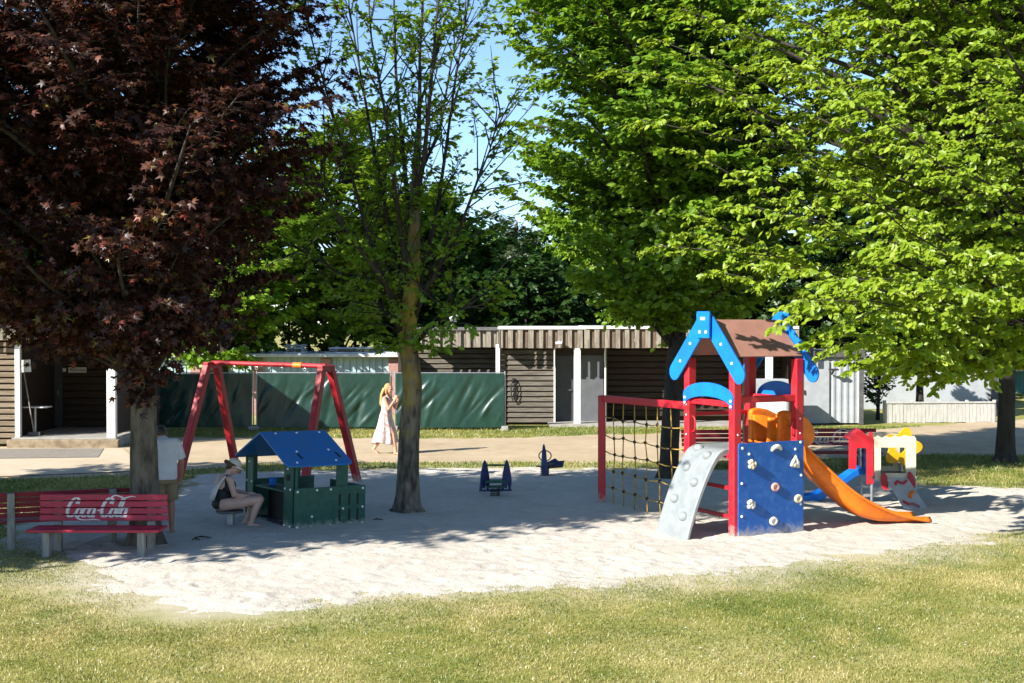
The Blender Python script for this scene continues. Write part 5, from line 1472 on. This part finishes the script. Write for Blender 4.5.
# ------------------------------------------------------------------ spring riders
def spring(m, x, y, z0, z1, R=0.085, turns=5):
    n = turns * 14
    m.path([(x + R * math.cos(2 * math.pi * turns * i / n), y + R * math.sin(2 * math.pi * turns * i / n), z0 + (z1 - z0) * i / n) for i in range(n + 1)], 0.013, 6)
y1_ = G(495, 497).y
sr = thing("spring_rider", "navy spring rider with two tall fin shaped side boards in the sand", "spring rider", (PX(495, y1_), y1_, 0), math.radians(8))
m = MB(); spring(m, 0, 0, 0.0, 0.2); m.build("spring", M['dark_steel'], sr, smooth=True)
fin = [(-0.13, 0.10), (-0.105, 0.28), (-0.09, 0.42), (-0.035, 0.60), (0.0, 0.66), (0.03, 0.63), (0.075, 0.50), (0.11, 0.36), (0.12, 0.24), (0.09, 0.11), (0.06, 0.12), (0.05, 0.24), (0.015, 0.2), (-0.01, 0.14), (-0.05, 0.2), (-0.085, 0.11)]
for x, a in ((-0.19, 0.0), (0.21, 0.0)):
    f_ = MB().prism(fin, (x, 0, 0.01), (1, 0.75, 0), (0, 0, 1), 0.03).build("side_board", M['navy'], sr, bevel=0.004)
MB().tube((-0.19, 0, 0.58), (0.21, 0, 0.575), 0.017, n=10).build("handle_bar", M['green'], sr)
MB().box((0.01, 0.02, 0.285), (0.40, 0.22, 0.05)).build("seat", M['green'], sr, bevel=0.008)
MB().box((0.01, 0, 0.19), (0.34, 0.18, 0.03)).build("base_board", M['green'], sr, bevel=0.005)
MB().tube((-0.26, -0.03, 0.125), (0.30, -0.03, 0.125), 0.018, n=10).build("foot_bar", M['navy'], sr)
y2_ = G(545, 477).y
sr = thing("spring_rider", "slim dark spring rider with a round ring handle at the sand's far edge", "spring rider", (PX(544, y2_), y2_, 0), math.radians(0))
m = MB(); spring(m, 0.02, 0.1, 0.0, 0.2); m.build("spring", M['dark_steel'], sr, smooth=True)
MB().prism([(-0.055, 0.06), (-0.06, 0.28), (-0.045, 0.5), (-0.03, 0.64), (-0.01, 0.69), (0.015, 0.66), (0.045, 0.52), (0.06, 0.3), (0.055, 0.06)], (0, -0.1, 0), (1, 0, 0), (0, 0, 1), 0.035).build("head_board", M['navy'], sr, bevel=0.005)
MB().path([(0.02 + 0.125 * math.cos(a), -0.07, 0.44 + 0.105 * math.sin(a)) for a in np.linspace(0, 2 * math.pi, 25)[:-1]], 0.012, 8, closed=True).build("ring_handle", M['dark_steel'], sr, smooth=True)
MB().prism([(-0.12, 0.16), (0.36, 0.16), (0.40, 0.30), (0.26, 0.30), (0.18, 0.36), (0.02, 0.30), (-0.12, 0.30)], (0.08, 0.12, 0), (1, 0.6, 0), (0, 0, 1), 0.035).build("side_board", M['navy'], sr, bevel=0.005)
MB().box((0.12, 0.16, 0.25), (0.24, 0.2, 0.05)).build("seat", M['dark_steel'], sr, bevel=0.01)
MB().tube((-0.16, 0.0, 0.22), (0.34, 0.02, 0.22), 0.017, n=10).build("foot_bar", M['dark_steel'], sr)

# ------------------------------------------------------------------ stool
ys = G(230, 527).y
stool = thing("play_stool", "low round grey seat on a single post under the seated woman", "stool", (PX(229, ys), ys, 0))
MB().tube((0, 0, 0.225), (0, 0, 0.262), 0.205, 0.215, n=30).build("seat", M['panel_grey'], stool, bevel=0.01)
MB().tube((0.02, 0, -0.1), (0.02, 0, 0.225), 0.055, n=18).build("leg", M['steel'], stool)
# bits of bark and twigs on the shaded sand
for i, (px, py, l) in enumerate(((203, 541, 0.24), (196, 543, 0.12), (378, 523, 0.16))):
    p = G(px, py); m = MB(); m.path([(-l / 2, 0, 0.05), (-l * 0.1, 0.015, 0.065), (l / 2, -0.01, 0.05)], [0.008, 0.014, 0.006], 6)
    o = m.build("twig", M['bark_dark']); o.location = p
    tag(o, ("longest broken twig on the shaded sand right of the man", "short broken twig beside a longer one on the shaded sand", "broken twig on the sand just left of the slender tree's foot")[i], "twig")

# ------------------------------------------------------------------ people
def blob_mesh(name, blobs, mat, parent, voxel=0.008, smooth_it=4, factor=0.5):
    """one continuous surface grown round a set of tapered limbs and ellipsoids"""
    bm = bmesh.new()
    for b in blobs:
        if b[0] == 's':
            bmesh.ops.create_uvsphere(bm, u_segments=14, v_segments=10, radius=b[2], matrix=Matrix.Translation(Vector(b[1])))
        elif b[0] in ('c', 'k'):
            p, q = Vector(b[1]), Vector(b[2]); r1, r2 = b[3], b[4]
            d = q - p
            m = d.to_track_quat('Z', 'Y').to_matrix().to_4x4(); m.translation = (p + q) / 2
            fl = b[5] if len(b) > 5 else (1, 1)
            bmesh.ops.create_cone(bm, cap_ends=True, segments=16, radius1=r1, radius2=r2, depth=d.length, matrix=m)
            if b[0] == 'c':
                for c, r in ((p, r1), (q, r2)):
                    bmesh.ops.create_uvsphere(bm, u_segments=14, v_segments=10, radius=r, matrix=Matrix.Translation(c))
        elif b[0] == 'e':
            m = Matrix.Translation(Vector(b[1])) @ (Euler(b[3]).to_matrix().to_4x4() if len(b) > 3 else Matrix.Identity(4)) @ Matrix.Diagonal((*b[2], 1))
            bmesh.ops.create_uvsphere(bm, u_segments=18, v_segments=14, radius=1.0, matrix=m)
    me = bpy.data.meshes.new("tmp"); bm.to_mesh(me); bm.free()
    o = bpy.data.objects.new("tmp_blob", me); COL.objects.link(o)
    md = o.modifiers.new("r", 'REMESH'); md.mode = 'VOXEL'; md.voxel_size = voxel; md.use_smooth_shade = True
    ms = o.modifiers.new("s", 'SMOOTH'); ms.iterations = smooth_it; ms.factor = factor
    dg = bpy.context.evaluated_depsgraph_get(); dg.update()
    out = bpy.data.meshes.new_from_object(o.evaluated_get(dg)); out.name = name
    bpy.data.objects.remove(o); bpy.data.meshes.remove(me)
    out.polygons.foreach_set("use_smooth", [True] * len(out.polygons))
    out.materials.clear(); out.materials.append(mat)
    ob = bpy.data.objects.new(name, out); COL.objects.link(ob)
    if parent is not None: ob.parent = parent
    return ob

def hand(wrist, fwd, palm, side, curl=0.5, scale=1.0):
    """palm, four jointed fingers of unequal length and a thumb; fwd along the hand, palm = palm normal, side = thumb side"""
    w, f, n, s = Vector(wrist), Vector(fwd).normalized(), Vector(palm).normalized(), Vector(side).normalized()
    B = []
    for k, (o, ln) in enumerate(((0.030, 0.070), (0.010, 0.080), (-0.010, 0.074), (-0.029, 0.058))):
        o *= scale; ln *= scale
        kn = w + f * 0.088 * scale + s * o
        B.append(('c', w + f * 0.01 + s * o * 0.6, kn, 0.0135 * scale, 0.0115 * scale))
        p, d = kn, f.copy()
        for j, part in enumerate((0.45, 0.32, 0.23)):
            a = curl * (0.55 + 0.35 * j); d = (d * math.cos(a) + n * math.sin(a)).normalized()
            e = p + d * ln * part; B.append(('c', p, e, (0.0088 - 0.0008 * j) * scale, (0.0082 - 0.0008 * j) * scale)); p = e
    t0 = w + f * 0.025 * scale + s * 0.025 * scale; t1 = t0 + (f * 0.55 + s * 0.75 + n * 0.3).normalized() * 0.042 * scale
    t2 = t1 + (f * 0.9 + s * 0.25 + n * 0.45).normalized() * 0.030 * scale
    B += [('c', w + f * 0.02, t0, 0.016 * scale, 0.013 * scale), ('c', t0, t1, 0.0115 * scale, 0.010 * scale), ('c', t1, t2, 0.0095 * scale, 0.008 * scale)]
    return B

def head(c, face, up=(0, 0, 1), k=1.0):
    """skull, jaw, nose, brow, ears, lips about centre c looking along face"""
    c, f, u = Vector(c), Vector(face).normalized(), Vector(up).normalized()
    s = f.cross(u).normalized(); u = s.cross(f).normalized()
    R = Matrix((f, -s, u)).transposed().to_euler()
    P = lambda a, b, d: tuple(c + f * a * k + s * b * k + u * d * k)
    B = [('e', P(-0.008, 0, 0.028), (0.096 * k, 0.077 * k, 0.092 * k), R), ('e', P(0.018, 0, -0.035), (0.072 * k, 0.060 * k, 0.078 * k), R), ('e', P(0.062, 0, -0.092), (0.024 * k, 0.028 * k, 0.022 * k), R),
         ('c', P(0.082, 0, 0.012), P(0.104, 0, -0.028), 0.009 * k, 0.014 * k), ('c', P(0.076, 0.035, 0.026), P(0.076, -0.035, 0.026), 0.014 * k, 0.014 * k), ('e', P(0.082, 0, -0.058), (0.014 * k, 0.024 * k, 0.012 * k), R)]
    for q in (1, -1):
        B += [('e', P(-0.005, q * 0.076, -0.004), (0.022 * k, 0.010 * k, 0.032 * k), R), ('e', P(0.06, q * 0.040, -0.028), (0.028 * k, 0.024 * k, 0.026 * k), R)]
    eyes = [P(0.083, 0.030, 0.004), P(0.083, -0.030, 0.004)]
    return B, eyes, P, R

def foot(ank, fwd, k=1.0, down=0.0):
    a, f = Vector(ank), Vector(fwd).normalized()
    z = Vector((0, 0, 1)); t = Vector((-f.y, f.x, 0))
    g = a + Vector((0, 0, -0.045 * k))
    B = [('c', a, g - f * 0.03 * k, 0.036 * k, 0.033 * k), ('c', g - f * 0.035 * k, g + f * 0.11 * k + z * (-0.004 - down), 0.033 * k, 0.028 * k), ('c', g + t * 0.02 * k + f * 0.08 * k, g + f * 0.155 * k + t * 0.018 * k - z * (0.012 + down), 0.024 * k, 0.017 * k), ('c', g - t * 0.015 * k + f * 0.07 * k, g + f * 0.145 * k - t * 0.024 * k - z * (0.014 + down), 0.022 * k, 0.014 * k)]
    for q in range(5):
        o = 0.03 - 0.0155 * q
        B.append(('c', g + f * (0.14 - 0.006 * q * q * 0.5) * k + t * o * k - z * (0.018 + down), g + f * (0.178 - 0.005 * q * q * 0.6) * k + t * o * k - z * (0.022 + down), 0.010 * k, 0.0085 * k))
    return B

def eyes_obj(eyes, parent):
    m = MB()
    for e in eyes: m.ball(e, 0.0085, 10)
    m.build("eyes", M['eye'], parent, smooth=True)

# --- woman walking on the path, facing right
yw = G(386, 455).y
lw = thing("person", "woman in a long pale patterned dress with long blond hair walking along the path", "person", (PX(386, yw), yw, 0.012), math.radians(-14))
hB, ey, HP, HR_ = head((0.075, -0.02, 1.555), (0.96, -0.22, -0.16))
B = list(hB)
B += [('c', (0.03, 0, 1.38), (0.06, -0.01, 1.50), 0.052, 0.048),
      ('e', (0.015, 0, 1.24), (0.105, 0.148, 0.17)), ('e', (0.03, 0, 1.22), (0.115, 0.13, 0.09)), ('e', (0.0, 0, 1.07), (0.092, 0.118, 0.14)), ('e', (-0.015, 0, 0.92), (0.118, 0.158, 0.14)),
      ('c', (0.02, 0.15, 1.345), (0.02, -0.15, 1.345), 0.048, 0.048)]
def limb(p, q, r, r1, r2): return [('c', p, q, r1, r2)]
# legs: right (near) leg leads, left trails with the heel up
kn1, an1 = (0.20, -0.085, 0.49), (0.27, -0.08, 0.085)
kn2, an2 = (-0.06, 0.085, 0.47), (-0.33, 0.08, 0.135)
B += [('c', (0.0, -0.085, 0.86), kn1, 0.088, 0.056), ('c', kn1, (0.225, -0.083, 0.33), 0.055, 0.052), ('c', (0.225, -0.083, 0.33), an1, 0.052, 0.034),
      ('c', (-0.01, 0.085, 0.86), kn2, 0.088, 0.056), ('c', kn2, (-0.19, 0.083, 0.33), 0.055, 0.053), ('c', (-0.19, 0.083, 0.33), an2, 0.052, 0.034)]
B += foot(an1, (1, -0.1, 0)) + foot(an2, (0.86, 0, -0.5), down=0.015)
sh1, el1, wr1 = (0.02, -0.175, 1.335), (0.14, -0.205, 1.10), (0.25, -0.10, 1.30)
sh2, el2, wr2 = (0.03, 0.165, 1.335), (0.16, 0.19, 1.10), (0.27, 0.06, 1.29)
for s_, e_, w_ in ((sh1, el1, wr1), (sh2, el2, wr2)):
    B += [('c', s_, e_, 0.048, 0.037), ('c', e_, w_, 0.038, 0.025)]
B += hand(wr1, (0.1, 0.45, 0.85), (-0.2, 0.9, -0.3), (-0.9, -0.2, 0.1), 0.6) + hand(wr2, (0.1, -0.5, 0.8), (-0.2, -0.9, -0.3), (-0.9, 0.2, 0.1), 0.6)
blob_mesh("body", B, M['skin'], lw, 0.0065, 4)
eyes_obj(ey, lw)
rr = np.random.RandomState(4)
hb = [('e', HP(-0.026, 0, 0.044), (0.094, 0.089, 0.094), HR_), ('e', HP(-0.055, 0, -0.01), (0.07, 0.085, 0.10), HR_), ('c', HP(-0.03, 0.072, 0.03), HP(-0.01, 0.08, -0.10), 0.026, 0.022), ('c', HP(-0.03, -0.072, 0.03), HP(-0.02, -0.078, -0.10), 0.026, 0.022)]
for k in range(13):
    y = -0.095 + 0.19 * k / 12; x = -0.075 - 0.03 * math.cos(y * 14) + rr.uniform(-.01, .01); l = 1.20 + rr.uniform(-0.06, 0.05)
    hb += [('c', (x + 0.06, y * 0.8 - 0.01, 1.56), (x, y, 1.42), 0.030, 0.026), ('c', (x, y, 1.42), (x - 0.03 + rr.uniform(-.015, .015), y * 1.0 + rr.uniform(-.01, .01), l), 0.026, 0.010)]
blob_mesh("hair", hb, M['hair_blond'], lw, 0.007, 2)
# dress: bodice to hem in one cloth with soft folds
rings = [(1.325, 0.02, 0.112, 0.135, 0.0), (1.27, 0.025, 0.132, 0.158, 0.0), (1.19, 0.02, 0.128, 0.15, 0.0), (1.09, 0.005, 0.108, 0.132, 0.0), (1.02, 0.0, 0.118, 0.145, 0.02), (0.92, -0.01, 0.142, 0.178, 0.04), (0.80, -0.005, 0.165, 0.185, 0.07), (0.65, 0.0, 0.205, 0.19, 0.10), (0.50, -0.01, 0.262, 0.20, 0.12), (0.38, -0.02, 0.28, 0.205, 0.13), (0.27, -0.03, 0.31, 0.215, 0.14)]
m = MB(); rows = []
for z, x0, rx, ry, fo in rings:
    row = []
    for k in range(73):
        a = 2 * math.pi * k / 72
        f = 1 + fo * (0.6 * math.sin(7 * a + 0.8 + z) + 0.4 * math.sin(11 * a - 1.2 * z))
        row.append((x0 + rx * math.cos(a) * f, ry * math.sin(a) * f, z + (0.025 * math.sin(3 * a + 1) if z < 0.3 else 0)))
    rows.append(row)
m.grid(rows)
dress = m.build("dress", M['dress'], lw, smooth=True, solid=0.006)
sb_ = dress.modifiers.new("sub", 'SUBSURF'); sb_.levels = 1; sb_.render_levels = 1
m = MB()
for y in (-0.095, 0.095): m.path([(0.125, y, 1.30), (0.10, y * 1.05, 1.36), (0.03, y * 1.12, 1.396), (-0.05, y, 1.36), (-0.085, y * 0.9, 1.29)], 0.010, 6)
m.build("straps", M['dress'], lw, smooth=True)

# --- man standing behind the maple trunk, seen from behind
ym = G(172, 538).y + 0.25
mn = thing("person", "man in a light grey shirt and khaki shorts standing half hidden behind the maple trunk", "person", (PX(163.5, ym), ym, 0.0), math.radians(24))
mn.scale = (0.97, 0.97, 0.97)
# local +y is where he faces
hB, ey, HP, HR_ = head((0.0, 0.235, 1.535), (0.1, 0.62, -0.78), (0, 0.78, 0.62), k=1.05)
B = list(hB)
B += [('c', (0, 0.03, 1.43), (0, 0.17, 1.51), 0.064, 0.056), ('e', (0, -0.005, 1.30), (0.175, 0.115, 0.19)), ('e', (0, 0.0, 1.10), (0.15, 0.105, 0.16)), ('e', (0, -0.005, 0.95), (0.165, 0.12, 0.13)), ('c', (-0.17, 0, 1.415), (0.17, 0, 1.415), 0.06, 0.06)]
for s in (-1, 1):
    hip, kn, an = (s * 0.095, 0, 0.90), (s * 0.105, 0.02 + 0.02 * s, 0.50), (s * 0.11, -0.01 + 0.03 * s, 0.09)
    B += [('c', hip, kn, 0.093, 0.06), ('c', kn, (s * 0.107, -0.015 + 0.025 * s, 0.36), 0.058, 0.058), ('c', (s * 0.107, -0.015 + 0.025 * s, 0.36), an, 0.057, 0.036)] + foot(an, (s * 0.25, 1, 0), 1.1)
    sh, el, wr = (s * 0.205, 0.0, 1.40), (s * 0.265, -0.01, 1.12), (s * 0.275, 0.09, 0.885)
    B += [('c', sh, el, 0.055, 0.043), ('c', el, wr, 0.042, 0.028)] + hand(wr, (0.02 * s, 0.15, -1), (-s, 0.1, 0), (0, 1, 0), 0.45, 1.05)
blob_mesh("body", B, M['skin_tan'], mn, 0.007, 4)
eyes_obj(ey, mn)
blob_mesh("hair", [('e', HP(-0.022, 0, 0.042), (0.098, 0.086, 0.092), HR_), ('e', HP(-0.045, 0, -0.01), (0.072, 0.08, 0.085), HR_)], M['hair_dark'], mn, 0.008, 2)
T = [('e', (0, -0.005, 1.30), (0.197, 0.137, 0.20)), ('k', (0, 0, 1.33), (0, 0, 0.86), 0.155, 0.165), ('e', (0, -0.02, 1.12), (0.19, 0.135, 0.2)), ('k', (0.05, 0, 1.3), (0.035, 0, 0.86), 0.15, 0.165), ('k', (-0.05, 0, 1.3), (-0.035, 0, 0.86), 0.15, 0.165), ('c', (-0.165, 0, 1.415), (0.165, 0, 1.415), 0.078, 0.078), ('k', (0, 0.02, 1.41), (0, 0.085, 1.475), 0.095, 0.078)]
for s in (-1, 1): T += [('k', (s * 0.18, 0, 1.43), (s * 0.257, -0.008, 1.16), 0.079, 0.078)]
blob_mesh("shirt", T, M['tee'], mn, 0.009, 22)
T = [('k', (0, 0, 0.93), (0, 0, 0.80), 0.158, 0.165), ('k', (0.04, 0, 0.93), (0.04, 0, 0.80), 0.15, 0.155), ('k', (-0.04, 0, 0.93), (-0.04, 0, 0.80), 0.15, 0.155)]
for s in (-1, 1): T += [('k', (s * 0.09, 0, 0.88), (s * 0.112, 0.012 + 0.015 * s, 0.535), 0.118, 0.108)]
blob_mesh("shorts", T, M['khaki'], mn, 0.009, 4)

# --- woman in black sitting on the low stool
ws = thing("person", "woman in a black swimsuit and cream cap sitting on the low stool by the playhouse", "person", (PX(229, ys), ys, 0.0))
ws.scale = (1.05, 1.05, 1.0)
fc_ = Vector((0.86, 0.5, 0))
hB, ey, HP, HR_ = head((0.055, 0.03, 0.935), (0.84, 0.16, -0.52), k=0.97)
B = list(hB)
ch, pe = Vector((-0.09, 0.03, 0.66)), Vector((-0.10, 0.0, 0.36))
tw = Euler((0, 0, math.radians(-28))).to_matrix()      # shoulders turned away from the camera
B += [('e', tuple(pe), (0.15, 0.165, 0.12), (0, 0, math.radians(25))), ('e', (-0.115, 0.01, 0.50), (0.125, 0.14, 0.16), (0, math.radians(8), math.radians(35))), ('e', tuple(ch), (0.125, 0.165, 0.17), (0, math.radians(18), math.radians(40))),
      ('c', (-0.05, 0.03, 0.79), (0.02, 0.03, 0.885), 0.055, 0.05), ('c', (-0.16, 0.14, 0.755), (0.02, -0.09, 0.755), 0.055, 0.055), ('e', (-0.02, 0.07, 0.64), (0.08, 0.12, 0.09), (0, 0, math.radians(40)))]
shr, elr, wrr = (0.035, -0.115, 0.745), (0.095, -0.12, 0.515), (0.27, 0.0, 0.475)
shl, ell, wrl = (-0.17, 0.165, 0.745), (-0.02, 0.28, 0.53), (0.20, 0.20, 0.50)
for s_, e_, w_ in ((shr, elr, wrr), (shl, ell, wrl)):
    B += [('c', s_, e_, 0.052, 0.042), ('c', e_, w_, 0.041, 0.027)]
B += hand(wrr, (0.85, 0.45, 0.0), (0.1, 0.1, -1), (-0.45, 0.85, 0), 0.35) + hand(wrl, (0.9, 0.1, 0.05), (0.1, 0, -1), (0.1, -0.95, 0), 0.35)
knr, anr = (0.455, -0.035, 0.435), (0.335, -0.06, 0.085)
knl, anl = (0.385, 0.20, 0.43), (0.21, 0.16, 0.085)
B += [('c', (-0.06, -0.085, 0.36), (0.18, -0.065, 0.385), 0.10, 0.088), ('c', (0.18, -0.065, 0.385), knr, 0.088, 0.062), ('c', knr, (0.385, -0.05, 0.27), 0.060, 0.055), ('c', (0.385, -0.05, 0.27), anr, 0.055, 0.035),
      ('c', (-0.06, 0.085, 0.36), (0.15, 0.13, 0.385), 0.10, 0.088), ('c', (0.15, 0.13, 0.385), knl, 0.088, 0.062), ('c', knl, (0.29, 0.18, 0.27), 0.060, 0.055), ('c', (0.29, 0.18, 0.27), anl, 0.055, 0.035)]
B += foot(anr, (0.95, -0.15, 0), 0.95) + foot(anl, (0.95, 0.1, 0), 0.95)
blob_mesh("body", B, M['skin_pale'], ws, 0.0065, 4)
eyes_obj(ey, ws)
Sx = [('e', tuple(pe + Vector((-0.005, 0, 0.005))), (0.158, 0.173, 0.115), (0, 0, math.radians(25))), ('e', (-0.115, 0.01, 0.50), (0.138, 0.153, 0.16), (0, math.radians(8), math.radians(35))), ('e', (-0.075, 0.03, 0.60), (0.130, 0.168, 0.12), (0, math.radians(18), math.radians(40))), ('e', (-0.015, 0.065, 0.64), (0.088, 0.128, 0.095), (0, 0, math.radians(40))),
      ('c', (-0.01, -0.095, 0.60), (-0.015, -0.075, 0.785), 0.048, 0.036), ('c', (-0.20, 0.14, 0.60), (-0.155, 0.135, 0.79), 0.03, 0.026)]
blob_mesh("swimsuit", Sx, M['swimsuit'], ws, 0.007, 3)
# white cloth slung across her back, wide at the waist
fr = MB()
pA = [Vector((0.005, -0.055, 0.828)), Vector((-0.055, -0.105, 0.775)), Vector((-0.125, -0.135, 0.68)), Vector((-0.185, -0.145, 0.58)), Vector((-0.225, -0.125, 0.48)), Vector((-0.225, -0.10, 0.42))]
wd_ = [0.022, 0.026, 0.034, 0.055, 0.062, 0.03]
fr.grid([[p + Vector((-0.8, 0.25, -0.35)).normalized() * wd_[i] * s + Vector((-0.5, -0.8, 0.1)) * 0.012 * (1 - abs(s)) for s in (-1, -0.5, 0, 0.5, 1)] for i, p in enumerate([tuple(x) for x in pA]) for p in [Vector(p)]])
sash = fr.build("sling_cloth", M['cloth_white'], ws, smooth=True, solid=0.012)
hb = [('e', HP(-0.03, 0, 0.025), (0.085, 0.085, 0.085), HR_), ('e', HP(-0.06, 0, -0.02), (0.055, 0.07, 0.06), HR_), ('e', HP(-0.135, 0, 0.012), (0.036, 0.032, 0.032), HR_), ('c', HP(-0.09, 0, 0.01), HP(-0.13, 0, 0.012), 0.022, 0.018), ('c', HP(0.0, -0.07, 0.02), HP(-0.02, -0.075, -0.05), 0.018, 0.014)]
blob_mesh("hair", hb, M['hair_brown'], ws, 0.007, 2)
# cap: crown dome and brim
m = MB(); rows = []
for i in range(9):
    t = i / 8 * math.pi / 2
    rows.append([HP(-0.008 + 0.104 * math.cos(t) * math.cos(a), 0.087 * math.cos(t) * math.sin(a), 0.045 + 0.088 * math.sin(t)) for a in np.linspace(0, 2 * math.pi, 29)])
m.grid(rows)
br_ = []
for i in range(5):
    t = i / 4
    br_.append([HP(-0.008 + (0.10 + 0.085 * t * math.cos(a * 1.05) ** 0.7) * math.cos(a), (0.086 + 0.008 * t) * math.sin(a), 0.047 - 0.022 * t - 0.02 * abs(math.sin(a)) * t) for a in np.linspace(-1.25, 1.25, 17)])
m.grid(br_)
m.build("cap", M['cap'], ws, smooth=True, solid=0.006)
